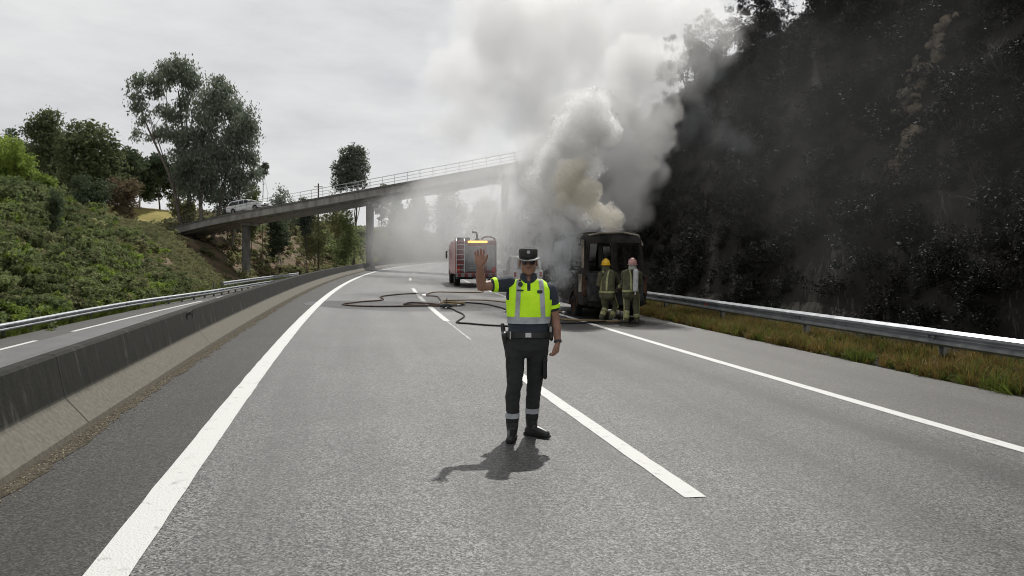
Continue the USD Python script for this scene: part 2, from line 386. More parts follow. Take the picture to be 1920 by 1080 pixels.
tag(obj('field', m, 'field', smooth=True), 'dry yellow meadow on top of the left slope', None, None, 'structure')
ss = np.concatenate([np.arange(-14, 90, .5), np.arange(90, 230, 1.5)])
Xs = np.concatenate([[9.3, 9.42, 9.5, 10, 10.6], np.arange(11, 24, .4), np.arange(24, 70, 1.5)])
SS, XX = np.meshgrid(ss, Xs, indexing='ij')
m = sheet(W(SS, XX, right_z(SS, XX)))
if m.face_normals[:, 2].mean() < 0: m.invert()
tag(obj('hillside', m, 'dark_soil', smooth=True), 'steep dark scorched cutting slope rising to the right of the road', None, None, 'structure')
ss = np.arange(-12, 90, .4); Xv = np.array([9.38, 9.6, 10.0, 10.6, 11.3, 12.2])
SS, XX = np.meshgrid(ss, Xv, indexing='ij')
m = sheet(W(SS, XX, np.maximum(-.40 - .04 * sstep(9.4, 10, XX) + .10 * fb(SS, XX, .7, 31) * sstep(9.4, 9.7, XX) + .012, right_z(SS, XX) + .01)))
if m.face_normals[:, 2].mean() < 0: m.invert()
tag(obj('verge', m, 'dark_soil', smooth=True), 'strip of bare soil between the right shoulder and the hillside', None, None, 'structure')

# ------------------------------------------------------------------ concrete barrier
mat('rubber_seal', (0.008, 0.008, 0.008), (0.02, 0.02, 0.018), 8, .9, space='world')


def barrier(name, s0, s1, label):
    t = thing(name, label, 'barrier')
    prof = [(-2.20, .05), (-2.215, .14), (-2.40, .36), (-2.475, .735), (-2.50, .76), (-2.60, .76), (-2.625, .735), (-2.70, .28), (-2.78, -1.7)]
    ss = np.arange(s0, s1 + .01, 1.5)
    v = np.array([W(s, np.array([p[0] for p in prof]) + .012 * fb(s, 0, 3, 77), np.array([p[1] for p in prof]) + .02 * fb(s, 0, 5, 78)) for s in ss])
    n = len(prof); q = []
    uvz = np.tile([p[1] for p in prof], len(ss)); uvs = np.repeat(ss, n)
    m = sheet(v)
    if m.face_normals[:, 0].mean() < 0 and False: m.invert()
    c = m.triangles_center; 
    m = sheet(v[:, ::-1]) if ((m.face_normals[:2 * 1] @ np.array([.976, .216, 0])).mean() < 0) else m
    if m.vertices.shape[0] and np.allclose(m.vertices[0], v[0, -1]):
        uvz = np.tile([p[1] for p in prof][::-1], len(ss))
    obj('wall', m, 'concrete_wall', t, uv=np.stack([uvz, uvs], 1))
    for sj in np.arange(1.4, s1, 6.0):                              # cast joints
        if sj > s0 and sj < 60:
            pj = [(x + .0025, z + (.0025 if z > .7 else 0)) for x, z in prof[1:6]]
            v2 = np.array([W(q, [p[0] + .012 * fb(sj, 0, 3, 77) for p in pj], [p[1] + .02 * fb(sj, 0, 5, 78) for p in pj]) for q in (sj, sj + .016)])
            obj('joint', sheet(v2[:, ::-1]), 'rubber_seal', t)
    for s in (s0, s1):                                           # end faces, a thin plate just inside the end
        poly = sg.Polygon(prof)
        e = trimesh.creation.extrude_polygon(poly, .05)
        A = W(s, 0, 0); h = heading(s)
        M = np.eye(4); M[:3, 0] = W(s, 1, 0) - A; M[:3, 1] = (0, 0, 1); M[:3, 2] = np.cross(M[:3, 0], M[:3, 1]); M[:3, 3] = A
        e.apply_transform(M)
        e.apply_translation((W(s, 0, 0) - W(s + .03, 0, 0)) * (1 if s == s1 else -1) + (M[:3, 2] * -.025))
        obj('end_face', e, 'concrete_dark', t)
    return t


b1 = barrier('concrete_barrier', -6, 79.5, 'long stained concrete barrier along the left edge of the near carriageway')
b2 = barrier('concrete_barrier', 83.5, 190, 'far concrete barrier beginning beyond the middle bridge pier')
# a drain pipe and bracket on the near barrier
pp = W(12.6, -2.44, 0)
rk = thing('marker_bracket', 'thin dark metal bracket fixed to the top of the left barrier', 'bracket', W(12.75, -2.5, .56), heading(12.75))
obj('post', tube([(.05, 0, -.36), (.05, 0, .16)], .008, 6), 'bark_dark', rk)
obj('arm', tube([(.05, 0, .16), (.05, .38, .18), (.05, .38, .06)], .008, 6), 'bark_dark', rk)

# gravel and dirt gathered at the barrier's foot
rng = np.random.default_rng(5)
ms = []
for k in range(2600):
    s = rng.uniform(2.5, 22); X = -2.16 + rng.exponential(.035) + .03 * rng.normal(); r = rng.uniform(.003, .011)
    b = trimesh.creation.icosahedron(); b.vertices *= r * rng.uniform(.6, 1.3, 3); b.apply_translation(W(s, X, road_z(X) + r * .3)); ms.append(b)
col(road, 'dirt_strip', -6, 90, -2.30, -2.07, 'road_dirt', .004, step=.2, ragged=.13, seed=12)
mat('grit', (0.10, 0.085, 0.06), (0.30, 0.26, 0.19), 40, .95, space='world')
tag(obj('gravel', cat(*ms), 'grit'), 'pale grit gathered along the foot of the left concrete barrier', None, None, 'stuff')

# ------------------------------------------------------------------ guard rails
WB = [(0, 0), (-.083, .05), (-.083, .095), (-.012, .145), (-.012, .165), (-.083, .215), (-.083, .26), (0, .31)]


def wbeam(X, z, sign):
    a = [(X + sign * x, z + h) for x, h in WB]
    return a + [(x - sign * .012, h) for x, h in a[::-1]]


def post_mesh(h):
    # an open C section
    return cat(box(.012, .12, h, .05, 0, h / 2), box(.10, .012, h, 0, .06, h / 2), box(.10, .012, h, 0, -.06, h / 2))


rr = thing('guard_rail', 'galvanized two-wave guard rail along the right shoulder below the dark hillside', 'guard rail')
XG = 10.62
s_post = [11.75 - 4.35 * 3 + 4.35 * k for k in range(0, 18)]
for i in range(len(s_post) - 1):
    a, b = s_post[i], s_post[i + 1] + .16
    off = .004 * (i % 2)
    obj('rail', sweep(np.linspace(a, b, 5), wbeam(XG - off, -.02 + off, 1)), 'galvanized', rr, smooth=25)
for i, s in enumerate(s_post):
    P0 = W(s, XG + .13, -.75)
    m = post_mesh(1.02); m.apply_transform(trimesh.transformations.rotation_matrix(heading(s), (0, 0, 1))); m.apply_translation(P0)
    obj('post', m, 'galvanized_old', rr)
    m = box(.13, .09, .26, 0, 0, 0, .01); m.apply_transform(trimesh.transformations.rotation_matrix(heading(s), (0, 0, 1))); m.apply_translation(W(s, XG + .05, .13))
    obj('spacer', m, 'galvanized_old', rr)
    bolts = [trimesh.creation.icosphere(1, .016) for _ in range(8)]
    for j, b in enumerate(bolts):
        b.apply_translation(W(s + .04 + .09 * (j % 4), XG - (.086 if j < 4 else .05), (.21 if j < 4 else .075) + .02 * (j % 2)))
    obj('bolts', cat(*bolts), 'bark_dark', rr)
mat('reflector_red', (.42, .06, .02), (.5, .08, .03), 6, .35)
for s in (s_post[5] + .7, s_post[9] + .7):
    m = box(.02, .10, .10, 0, 0, 0, .008); m.apply_transform(trimesh.transformations.rotation_matrix(heading(s), (0, 0, 1))); m.apply_translation(W(s, XG - .055, .135))
    obj('reflector', m, 'reflector_red', rr)

lr = thing('guard_rail', 'weathered guard rail on thin posts at the foot of the left green slope', 'guard rail')
def XLG(s): return -13.25 + 1.1 * float(sstep(42, 60, s))
sp = np.arange(6.4, 92, 2.1)
for i in range(0, len(sp) - 2, 2):
    a, b = sp[i], sp[i + 2] + .15
    obj('rail', sweep(np.linspace(a, b, 5), lambda s: wbeam(XLG(s) + .002 * (i % 4), -1.28 + .002 * (i % 4), -1)), 'galvanized', lr, smooth=25)
    if a > 57:
        obj('rail', sweep(np.linspace(a, b, 5), lambda s: wbeam(XLG(s) + .002 * (i % 4), -.80 + .002 * (i % 4), -1)), 'galvanized', lr, smooth=25)
for s in sp:
    m = post_mesh(.85 if s < 57 else 1.35); m.apply_transform(trimesh.transformations.rotation_matrix(heading(s), (0, 0, 1))); m.apply_translation(W(s, XLG(s) - .09, -1.85))
    obj('post', m, 'concrete_dark', lr)

# ------------------------------------------------------------------ the overpass
A3, A1 = at(933, 335, 74)[:2], at(440, 418, 86)[:2]
bd = (A3 - A1) / np.linalg.norm(A3 - A1); bn = np.array([-bd[1], bd[0]])          # along the deck to the right, and away from the viewer
BW = 5.6


def deck_z(t):                                                    # height of the deck's underside; t is metres right of pier one
    t = np.asarray(t, float)
    return 5.28 + .122 * t - .0011 * np.minimum(t, 0) * t * 4


def BP(t, v, z):
    t, v, z = np.broadcast_arrays(np.asarray(t, float), np.asarray(v, float), np.asarray(z, float))
    return np.stack([A1[0] + bd[0] * t + bn[0] * v, A1[1] + bd[1] * t + bn[1] * v, z], -1)


br = thing('overpass', 'narrow concrete overpass climbing to the right across both carriageways', 'bridge')
tt = np.arange(-16, 64.1, 1.0)
deck_prof = [(0, .30), (0, 1.05), (.30, 1.10), (BW - .30, 1.10), (BW, 1.05), (BW, .30), (BW - .8, .22), (BW - .9, .10), (.9, .10), (.8, .22)]
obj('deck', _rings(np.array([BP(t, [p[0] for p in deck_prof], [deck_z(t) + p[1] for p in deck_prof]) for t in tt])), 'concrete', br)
cop = [(-.06, 1.02), (-.06, 1.22), (.24, 1.22), (.24, 1.104)]
obj('kerb', _rings(np.array([BP(t, [p[0] for p in cop], [deck_z(t) + p[1] for p in cop]) for t in tt])), 'concrete_dark', br)
cop = [(BW - .24, 1.104), (BW - .24, 1.22), (BW + .06, 1.22), (BW + .06, 1.02)]
obj('kerb', _rings(np.array([BP(t, [p[0] for p in cop], [deck_z(t) + p[1] for p in cop]) for t in tt])), 'concrete_dark', br)
T2 = 16.9; T3 = float(np.linalg.norm(A3 - A1))
for t, zb in ((0.0, -3.0), (T2, -2.2), (T3, -1.0), (T3 + 16.9, -1.0)):
    ang = math.atan2(bd[1], bd[0]) + .25
    h = float(deck_z(t)) - zb - .25
    m = box(.62, .92, h, 0, 0, h / 2, .05); m.apply_transform(trimesh.transformations.rotation_matrix(ang, (0, 0, 1))); m.apply_translation(BP(t, 1.9, zb))
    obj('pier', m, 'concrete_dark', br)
    m = box(.80, 2.6, .34, 0, 0, 0, .04); m.apply_transform(trimesh.transformations.rotation_matrix(math.atan2(bd[1], bd[0]), (0, 0, 1))); m.apply_translation(BP(t, 2.6, float(deck_z(t)) - .02))
    obj('pier_cap', m, 'concrete', br)
for v in (.10, BW - .10):
    for ta, tb, mt_, rr_ in ((-15, 9.0, 'dull_rail', .016), (9.0, 64, 'white_rail', .026)):
        tk = np.arange(ta, tb + .1, 1.0)
        for k, hh in enumerate((1.22 + .30, 1.22 + .62, 1.22 + .98)):
            obj('rail', tube(BP(tk, v, deck_z(tk) + hh), rr_ * (1 if k < 2 else 1.3), 6), mt_, br)
        for t in np.arange(ta + .05, tb, 1.5):
            obj('railing_post', tube([BP(t, v, deck_z(t) + 1.2), BP(t, v, deck_z(t) + 2.22)], rr_ * 1.1, 6), mt_, br)
for t in np.arange(4.6, 9.0, .75):                                  # dull infill panels right of the car
    obj('railing_panel', tube([BP(t, BW - .1, deck_z(t) + 1.25), BP(t, BW - .1, deck_z(t) + 2.1)], .05, 4), 'dull_rail', br)
# ------------------------------------------------------------------ vegetation
def leaf_quads(C, size, rng, droop=0.0, aspect=.45):
    """One small folded leaf of four triangles' worth of outline (two triangles) at each point C."""
    n = len(C)
    a = rng.normal(size=(n, 3)); a[:, 2] -= droop * 2.2
    a /= np.linalg.norm(a, axis=1, keepdims=True)
    b = np.cross(a, rng.normal(size=(n, 3))); b /= np.linalg.norm(b, axis=1, keepdims=True) + 1e-9
    s = size * rng.uniform(.6, 1.35, (n, 1))
    v = np.stack([C - a * s * .5, C + b * s * aspect * .5, C + a * s * .5, C - b * s * aspect * .5], 1)
    f = np.arange(n)[:, None] * 4
    return v.reshape(-1, 3), np.vstack([f + [0, 1, 2], f + [0, 2, 3]])


def crown_points(lobes, n, rng, sub=26, sig=.2, shell=.55):
    lobes = np.array(lobes, float)
    wgt = (lobes[:, 3] * lobes[:, 4] * lobes[:, 5]) ** (2 / 3); wgt /= wgt.sum()
    out = []
    for lb, w in zip(lobes, wgt):
        m = max(5, int(sub * (lb[3:6].mean() ** 1.0) * .9)); k = int(n * w)
        d = rng.normal(size=(m, 3)); d /= np.linalg.norm(d, axis=1, keepdims=True)
        r = rng.uniform(shell, 1.0, (m, 1))
        c = d * r * lb[3:6]
        sz = rng.uniform(.6, 1.3, (m, 1)) * sig * lb[3:6].mean() ** .5
        i = rng.integers(0, m, k)
        out.append(lb[:3] + c[i] + np.clip(rng.normal(size=(k, 3)), -1.7, 1.7) * sz[i] * [1, 1, .75])
    return np.vstack(out)


def crown(lobes, n, size, seed, droop=0., sub=26, sig=.24, shell=.5, aspect=.45):
    rng = np.random.default_rng(seed)
    return leaf_quads(crown_points(lobes, n, rng, sub, sig, shell), size, rng, droop, aspect)


def limbs(base, targets, r0, rng, fork=.35, n=6):
    """A tapered trunk with limbs reaching into the crown."""
    ms = []; base = np.asarray(base, float)
    top = np.mean(targets, 0); top = base + (top - base) * 1.0
    ts = np.linspace(0, 1, 7)[:, None]
    wob = np.cumsum(rng.normal(size=(7, 3)) * .03, 0) * np.linalg.norm(top - base); wob[0] = 0; wob[:, 2] = 0
    trunk = base + (top - base) * ts + wob * .4
    ms.append(tube(trunk, r0 * (1 - .75 * ts[:, 0]), 8))
    for t in targets:
        f = rng.uniform(fork, .8); p0 = base + (top - base) * f + np.array([np.interp(f, ts[:, 0], wob[:, k]) for k in range(3)]) * .4
        mid = (p0 + np.asarray(t)) / 2 + rng.normal(size=3) * .08 * np.linalg.norm(t - p0) + [0, 0, .08 * np.linalg.norm(t - p0)]
        ms.append(tube([p0, (p0 + mid) / 2, mid, t], r0 * np.array([.42, .32, .22, .07]) * (1.1 - f * .6), 5))
    return cat(*ms)


def ground_at(x, y):
    s, X = road_of(x, y)
    return float(left_z(s, X)) if X < 0 else float(right_z(s, X))


def tree(name, label, category, base, lobes, leaf, n, size, seed, r0=.15, droop=0., bark='bark', group=None, sig=.24, sub=26, shell=.5, trunks=None, aspect=.45, crownname='crown'):
    """base: world point; lobes in the world, moved to the tree's own origin."""
    base = np.asarray(base, float); rng = np.random.default_rng(seed)
    t = thing(name, label, category, base, 0, group)
    lb = np.array(lobes, float); lb[:, :3] -= base
    obj(crownname, crown(lb, n, size, seed, droop, sub, sig, shell, aspect), leaf, t)
    tg = [l[:3] + (0, 0, -.15 * l[5]) for l in lb]
    if trunks:
        for tb, ids, rr_ in trunks:
            obj('trunk', limbs(np.asarray(tb, float) - base, [tg[i] for i in ids], rr_, rng), bark, t, smooth=True)
    else:
        obj('trunk', limbs((0, 0, -.3), tg, r0, rng), bark, t, smooth=True)
    return t


def blob_lobes(px, py, y, rx, ry, k, seed, depth=1.0, flat=.8):
    """Lobes of a rounded crown whose middle stands at pixel (px, py) at depth y, rx and ry pixels wide."""
    rng = np.random.default_rng(seed); c = at(px, py, y); sx, sz = rx / F * y, ry / F * y
    out = []
    for i in range(k):
        d = rng.normal(size=3); d /= np.linalg.norm(d); q = rng.uniform(.3, .72)
        r = rng.uniform(.34, .52)
        out.append([c[0] + d[0] * q * sx, c[1] + d[1] * q * sx * depth, c[2] + d[2] * q * sz, r * sx * 1.1, r * sx * depth, r * sz * flat * 1.1])
    return out


# --- prototypes of low plants, scattered over the slopes as ground cover
def bush_proto(seed, n, size, squash=.7, lob=6, twig=False):
    rng = np.random.default_rng(seed)
    lb = [[*(rng.normal(size=2) * .32), rng.uniform(.18, .55) * squash, *(rng.uniform(.26, .45, 2)), rng.uniform(.22, .40) * squash] for _ in range(lob)]
    return crown(lb, n, size, seed, 0., 22, .13, .35)


def twig_proto(seed, n=16):
    rng = np.random.default_rng(seed); ms = []
    for _ in range(n):
        d = rng.normal(size=3); d[2] = abs(d[2]) * 1.2 + .35; d /= np.linalg.norm(d)
        p = [np.zeros(3)]
        for k in range(4):
            d = d + rng.normal(size=3) * .22; d /= np.linalg.norm(d); p.append(p[-1] + d * rng.uniform(.16, .34))
        ms.append(tube(p, np.array([.014, .011, .008, .006, .003]), 3, False))
        for k in (2, 3):
            e = d + rng.normal(size=3) * .7; e /= np.linalg.norm(e)
            ms.append(tube([p[k], p[k] + e * .2, p[k] + e * .36 + rng.normal(size=3) * .05], np.array([.007, .005, .002]), 3, False))
    return cat(*ms)


def tuft_proto(seed, blades=34, h=.42):
    rng = np.random.default_rng(seed); V = []; Fc = []
    for _ in range(blades):
        a = rng.uniform(0, 2 * np.pi); r = rng.uniform(0, .12); lean = rng.uniform(.1, .6); hh = h * rng.uniform(.45, 1.2); w = rng.uniform(.004, .009)
        b = np.array([r * math.cos(a), r * math.sin(a), -.02]); a2 = a + rng.normal() * .6; d = np.array([math.cos(a2), math.sin(a2), 0]); sd = np.array([-d[1], d[0], 0])
        pts = [b, b + d * lean * hh * .35 + [0, 0, hh * .6], b + d * lean * hh + [0, 0, hh * (.98 - .35 * lean)]]
        i = sum(map(len, V)); V.append(np.array([pts[0] - sd * w, pts[0] + sd * w, pts[1] - sd * w * .8, pts[1] + sd * w * .8, pts[2]]))
        Fc += [[i, i + 1, i + 3], [i, i + 3, i + 2], [i + 2, i + 3, i + 4]]
    return np.vstack(V), np.array(Fc)


def scatter(name, label, protos, material, pts, scales, seed, tilt=.25, zs=None):
    rng = np.random.default_rng(seed); n = len(pts)
    path = numbered('/World', name)
    pi = UsdGeom.PointInstancer.Define(stage, path)
    tag(pi, label, None, None, 'stuff')
    targets = []
    for k, pm_ in enumerate(protos):
        mm = usdkit.mesh(stage, f'{path}/plant_{k:03d}' if k else f'{path}/plant', pm_, L[material[k % len(material)]])
        targets.append(mm.GetPath())
    pi.CreatePrototypesRel().SetTargets(targets)
    pi.CreateProtoIndicesAttr(Vt.IntArray.FromNumpy(rng.integers(0, len(protos), n).astype(np.int32)))
    pi.CreatePositionsAttr(Vt.Vec3fArray.FromNumpy(np.asarray(pts, np.float32)))
    ax = np.stack([rng.normal(size=n) * tilt, rng.normal(size=n) * tilt, np.zeros(n)], 1)
    th = np.linalg.norm(ax, axis=1); ax /= th[:, None] + 1e-9
    q1 = np.concatenate([np.cos(th / 2)[:, None], ax * np.sin(th / 2)[:, None]], 1)
    ph = rng.uniform(0, 2 * np.pi, n); q2 = np.stack([np.cos(ph / 2), 0 * ph, 0 * ph, np.sin(ph / 2)], 1)
    w0, v0, w1, v1 = q1[:, :1], q1[:, 1:], q2[:, :1], q2[:, 1:]
    q = np.concatenate([w0 * w1 - (v0 * v1).sum(1, keepdims=True), w0 * v1 + w1 * v0 + np.cross(v0, v1)], 1)
    pi.CreateOrientationsAttr(Vt.QuathArray([Gf.Quath(*map(float, r)) for r in q]))
    sc = np.repeat(np.asarray(scales, float)[:, None], 3, 1)
    if zs is not None: sc[:, 2] *= zs
    pi.CreateScalesAttr(Vt.Vec3fArray.FromNumpy(sc.astype(np.float32)))
    return pi


rng = np.random.default_rng(11)
# left slope: where each kind grows
def left_pts(n, smin, smax, u0, u1, seed, keep=None):
    r = np.random.default_rng(seed)
    s = smin + (smax - smin) * r.random(n) ** 1.15; foot = -14.7 - 2.7 * sstep(60, 86, s); X = foot - r.uniform(u0, u1, n)
    if keep is not None:
        k = keep(s, foot - X, r); s, X, foot = s[k], X[k], foot[k]
    return W(s, X, left_z(s, X) - .05), s, foot - X


def rocky(s, u): return sstep(66, 72, s) * (1 - sstep(112, 125, s))
pts, s_, u_ = left_pts(5200, 8, 68, -.2, 16, 1, lambda s, u, r: r.random(len(s)) < (.35 + .65 * (fb(s, u, 7, 40) > -.06)) * (1 - .85 * sstep(50, 64, s)))
scatter('brambles', 'dense green brambles and ivy covering the near part of the left slope', [bush_proto(k, 950, .135) for k in (1, 2, 3)] + [bush_proto(7, 950, .12)], ['leaf_green', 'leaf_olive', 'leaf_green', 'leaf_bright'], pts, rng.uniform(.6, 1.7, len(pts)), 2)
pts, s_, u_ = left_pts(11000, 46, 91, -.3, 15, 3, lambda s, u, r: (r.random(len(s)) < .1 + .9 * sstep(50, 60, s)) & (r.random(len(s)) < .35 + .65 * (fb(s, u, 4, 47) > -.05)) & (s < 83 + .3 * u))
scatter('low_scrub', 'low even olive scrub on the smooth left slope before the overpass', [bush_proto(k, 420, .15, .45) for k in (11, 12, 13)], ['leaf_meadow', 'leaf_olive', 'leaf_meadow'], pts, rng.uniform(.28, .62, len(pts)), 4)
pts, s_, u_ = left_pts(2600, 84, 160, -.3, 16, 5, lambda s, u, r: (r.random(len(s)) < .14 + .7 * (fb(s, u, 5, 44) > .03) + .5 * sstep(9, 12, u) + .6 * sstep(108, 125, s)) & ~((u > 1.5) & (u < 9.5) & (s > 87) & (s < 143) & (r.random(len(s)) < .74)))
scatter('slope_bushes', 'scattered olive bushes on the rocky left slope beyond the first pier', [bush_proto(k, 420, .2, .65) for k in (21, 22, 23)], ['leaf_olive', 'leaf_brown', 'leaf_olive'], pts, rng.uniform(.6, 1.7, len(pts)), 6)
pts, s_, u_ = left_pts(3600, 140, 290, -.3, 22, 7)
scatter('far_bushes', 'pale far bushes on the left slope where the road bends away', [bush_proto(k, 260, .3, .7) for k in (31, 32)], ['leaf_olive', 'leaf_green'], pts, rng.uniform(1.2, 2.8, len(pts)), 8)
r = np.random.default_rng(88); n = 420; x = r.uniform(-75, 60, n); y = r.uniform(215, 262, n)
scatter('far_wood', 'far pale wood closing the view beyond the bend of the road', [bush_proto(k, 420, .16, 1.5) for k in (35, 36)], ['leaf_gum', 'leaf_olive'], np.stack([x, y, 0 * x - 1.5], 1), r.uniform(5, 9, n), 89)
pts, s_, u_ = left_pts(2600, 4, 110, -1.6, .4, 9)
scatter('verge_grass', 'green grass under the left guard rail', [tuft_proto(k, 40, .4) for k in (1, 2)], ['grass_green', 'grass_green'], pts + [0, 0, .02], rng.uniform(.7, 1.3, len(pts)), 10)

# right side: scorched scrub on the hillside, grass along the verge
r = np.random.default_rng(21)
n = 26000; s = -10 + 118 * r.random(n) ** 1.25; u = r.uniform(0, 1, n) ** .8 * 26; X = 11.9 + u
keep = r.random(n) < .5 + .6 * (fb(s, X, 4, 60) > -.04)
s, X = s[keep], X[keep]
pts = W(s, X, right_z(s, X) - .08)
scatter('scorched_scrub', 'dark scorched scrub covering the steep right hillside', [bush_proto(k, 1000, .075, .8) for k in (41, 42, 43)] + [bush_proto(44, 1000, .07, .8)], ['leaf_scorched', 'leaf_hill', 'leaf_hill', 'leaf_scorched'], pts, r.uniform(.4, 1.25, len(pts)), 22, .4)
n = 600; s = -8 + 75 * r.random(n) ** 1.2; X = 12.1 + r.uniform(0, 1, n) * 16
mat('twig', (0.020, 0.019, 0.017), (0.062, 0.058, 0.053), 3, .9, space='world', spec=.1)
scatter('bare_twigs', 'bare grey burnt twigs standing on the right hillside', [twig_proto(k) for k in (1, 2, 3)], ['twig'], W(s, X, right_z(s, X) - .05), r.uniform(.5, 1.3, n), 23, .3)
n = 11000; s = -6 + 66 * r.random(n) ** 1.3; X = 9.50 + 2.45 * r.random(n) ** .95
keep = r.random(n) < .45 + .8 * (fb(s, X, 1.6, 66) > -.08)
s, X = s[keep], X[keep]
scatter('roadside_grass', 'golden and green dry grass below the right guard rail', [tuft_proto(k, 46, .30) for k in (5, 6, 7, 8)], ['grass_gold', 'grass_gold', 'grass_gold', 'grass_green'], W(s, X, np.maximum(-.42, right_z(s, X))), r.uniform(.55, 1.35, len(s)), 24)

# tan rock streaks showing through on the hillside
for k, (poly, y) in enumerate(((((1776, 40), (1757, 88), (1735, 135), (1712, 180), (1697, 208)), 23.0), (((1713, 245), (1697, 285), (1679, 318)), 20.5))):
    c = []
    for px, py in poly:                                           # where the sight line meets the slope
        ys = np.linspace(12, 60, 900); q = at(px, py, ys[:, None])if False else np.stack([(px - 960) / F * ys, ys, HCAM - (py - YH) / F * ys], 1)
        s1, X1 = road_of(q[:, 0], q[:, 1]); hit = np.argmax(right_z(s1, X1) > q[:, 2]); c.append((s1[hit], X1[hit]))
    t = thing('rock_streak', ('long pale tan streak of bare rock high on the dark hillside', 'short pale tan patch of bare rock lower on the dark hillside')[k], 'rock', W(c[0][0], c[0][1], right_z(*c[0])))
    o = W(c[0][0], c[0][1], right_z(*c[0])); rk_ = np.random.default_rng(70 + k); ms = []
    cs = np.array(c); tt_ = np.linspace(0, 1, 34 if k == 0 else 14)
    for q in tt_:
        a = np.array([np.interp(q, np.linspace(0, 1, len(cs)), cs[:, j]) for j in (0, 1)]) + rk_.normal(size=2) * [.20, .10]
        b = trimesh.creation.icosphere(2, .26); b.vertices *= rk_.uniform(.3, 1.0, 3) * [1, 1, 1.3]
        b.vertices += (meshkit.fbm(b.vertices * 5 + q * 50, 3)[:, None] - .5) * .25 * b.vertex_normals
        b.apply_translation(W(a[0], a[1], right_z(*a) - .02) - o)
        obj('stone', b, 'rock', t)

# --- trees and single bushes of the left side
def eb(cx, cy, rx, ry, y, dx=1.0):     # a lobe from the silhouette: middle and radii in pixels, depth in metres
    c = at(cx, cy, y); return [c[0], c[1], c[2], rx / F * y, max(rx, ry) * .8 / F * y * dx, ry / F * y]


y0 = 96.0
lob = [eb(262, 158, 15, 20, y0), eb(255, 195, 10, 26, y0 - 1), eb(300, 150, 22, 18, y0 + 1), eb(333, 128, 28, 20, y0), eb(312, 140, 16, 26, y0 - 1.5), eb(362, 160, 20, 24, y0 + 1), eb(350, 145, 16, 20, y0),
       eb(405, 158, 15, 18, y0), eb(410, 185, 26, 26, y0 - 1), eb(432, 205, 22, 30, y0 + 1), eb(395, 215, 36, 38, y0), eb(462, 228, 20, 26, y0 - .5), eb(468, 255, 15, 22, y0 + 1), eb(440, 250, 34, 32, y0),
       eb(308, 208, 20, 12, y0), eb(290, 175, 15, 12, y0 + .5), eb(345, 195, 14, 18, y0), eb(268, 228, 12, 9, y0), eb(256, 254, 7, 12, y0), eb(283, 258, 10, 8, y0), eb(318, 250, 28, 12, y0), eb(335, 262, 22, 16, y0 - .5),
       eb(375, 262, 40, 30, y0), eb(420, 285, 40, 30, y0 + .5), eb(385, 300, 55, 34, y0), eb(455, 292, 22, 22, y0), eb(470, 300, 12, 18, y0 + 1), eb(405, 335, 36, 26, y0), eb(365, 330, 26, 26, y0), eb(440, 328, 22, 16, y0), eb(395, 362, 44, 22, y0 + 1), eb(450, 350, 26, 18, y0 + 1), eb(340, 300, 22, 22, y0 + 1), eb(350, 340, 26, 24, y0 + 1), eb(478, 325, 14, 18, y0), eb(330, 225, 20, 12, y0)]
base = at(385, 388, y0); base[2] = ground_at(base[0], base[1])
bx = lambda px, dy=0.: [at(px, 388, y0 + dy)[0], y0 + dy, ground_at(*at(px, 388, y0 + dy)[:2]) - .3]
tree('eucalyptus_tree', 'tall airy eucalyptus towering behind the white car on the overpass', 'tree', base, lob, 'leaf_gum', 42000, .42, 101, droop=.9, sig=.46, sub=14, shell=.35, aspect=.38,
     trunks=[(bx(352), [0, 1, 14, 17, 18, 15], .28), (bx(362, 1), [2, 3, 4, 5, 6, 16, 20], .34), (bx(378, -1), [7, 8, 10, 22, 24, 28], .34), (bx(396, 1), [9, 11, 12, 13, 23, 27], .3), (bx(432), [25, 26, 29], .2)])


def simple(name, label, px, ytop, ybot, y, rx, leaf, n, size, seed, k=9, group=None, category='tree', droop=0., r0=.14, shell=.45, sig=.26, flat=.85, sub=24, depth=1.0, lean=0):
    cy = (ytop + ybot) / 2
    b = at(px, ybot, y); b[2] = ground_at(b[0], b[1])
    lo_ = HCAM - (ybot - YH) / F * y
    yb2 = YH - (b[2] - HCAM) * F / y if lo_ > b[2] else ybot          # let the crown come down to where the ground really is
    if category == 'bush' and yb2 > ybot:
        ybot = min(yb2 + 2, ybot + 75); k += 4; n = int(n * 1.6)
    elif k >= 6 and yb2 > ybot:
        ybot = min(yb2 - 4, ybot + 40)
    cy = (ytop + ybot) / 2
    return tree(name, label, category, b, blob_lobes(px, cy, y, rx, (ybot - ytop) / 2, k, seed, depth, flat), leaf, n, size, seed, r0=r0, droop=droop, group=group, shell=shell, sig=sig, sub=sub)


simple('willow_tree', 'feathery topped dark green tree on the far left skyline', 92, 192, 345, 84, 44, 'leaf_moss', 11000, .34, 110, 12, droop=.5)
simple('chestnut_tree', 'broad leafy tree with sky gaps left of the eucalyptus', 172, 205, 350, 80, 64, 'leaf_moss', 11500, .42, 111, 14, shell=.6)
simple('oak_tree', 'rounded leafy tree right of the broad gappy one on the left skyline', 225, 262, 352, 86, 42, 'leaf_dark', 7000, .4, 112, 9)
simple('dark_tree', 'low dark tree at the far left behind the feathery topped tree', 30, 228, 345, 105, 50, 'leaf_dark', 6500, .45, 113, 10)
simple('dark_tree', 'dark rounded tree filling the gap left of the eucalyptus trunks', 300, 268, 372, 112, 48, 'leaf_dark', 7500, .45, 114, 10)
simple('dark_tree', 'dark tree between the feathery tree and the broad gappy tree', 135, 262, 355, 98, 45, 'leaf_dark', 6000, .45, 115, 9)
simple('dark_tree', 'dark tree mass filling the skyline below the feathery tree', 60, 242, 360, 104, 48, 'leaf_dark', 7000, .45, 171, 10)
simple('dark_tree', 'low dark tree right behind the grey brown bush', 262, 285, 375, 108, 44, 'leaf_dark', 7000, .45, 172, 10)
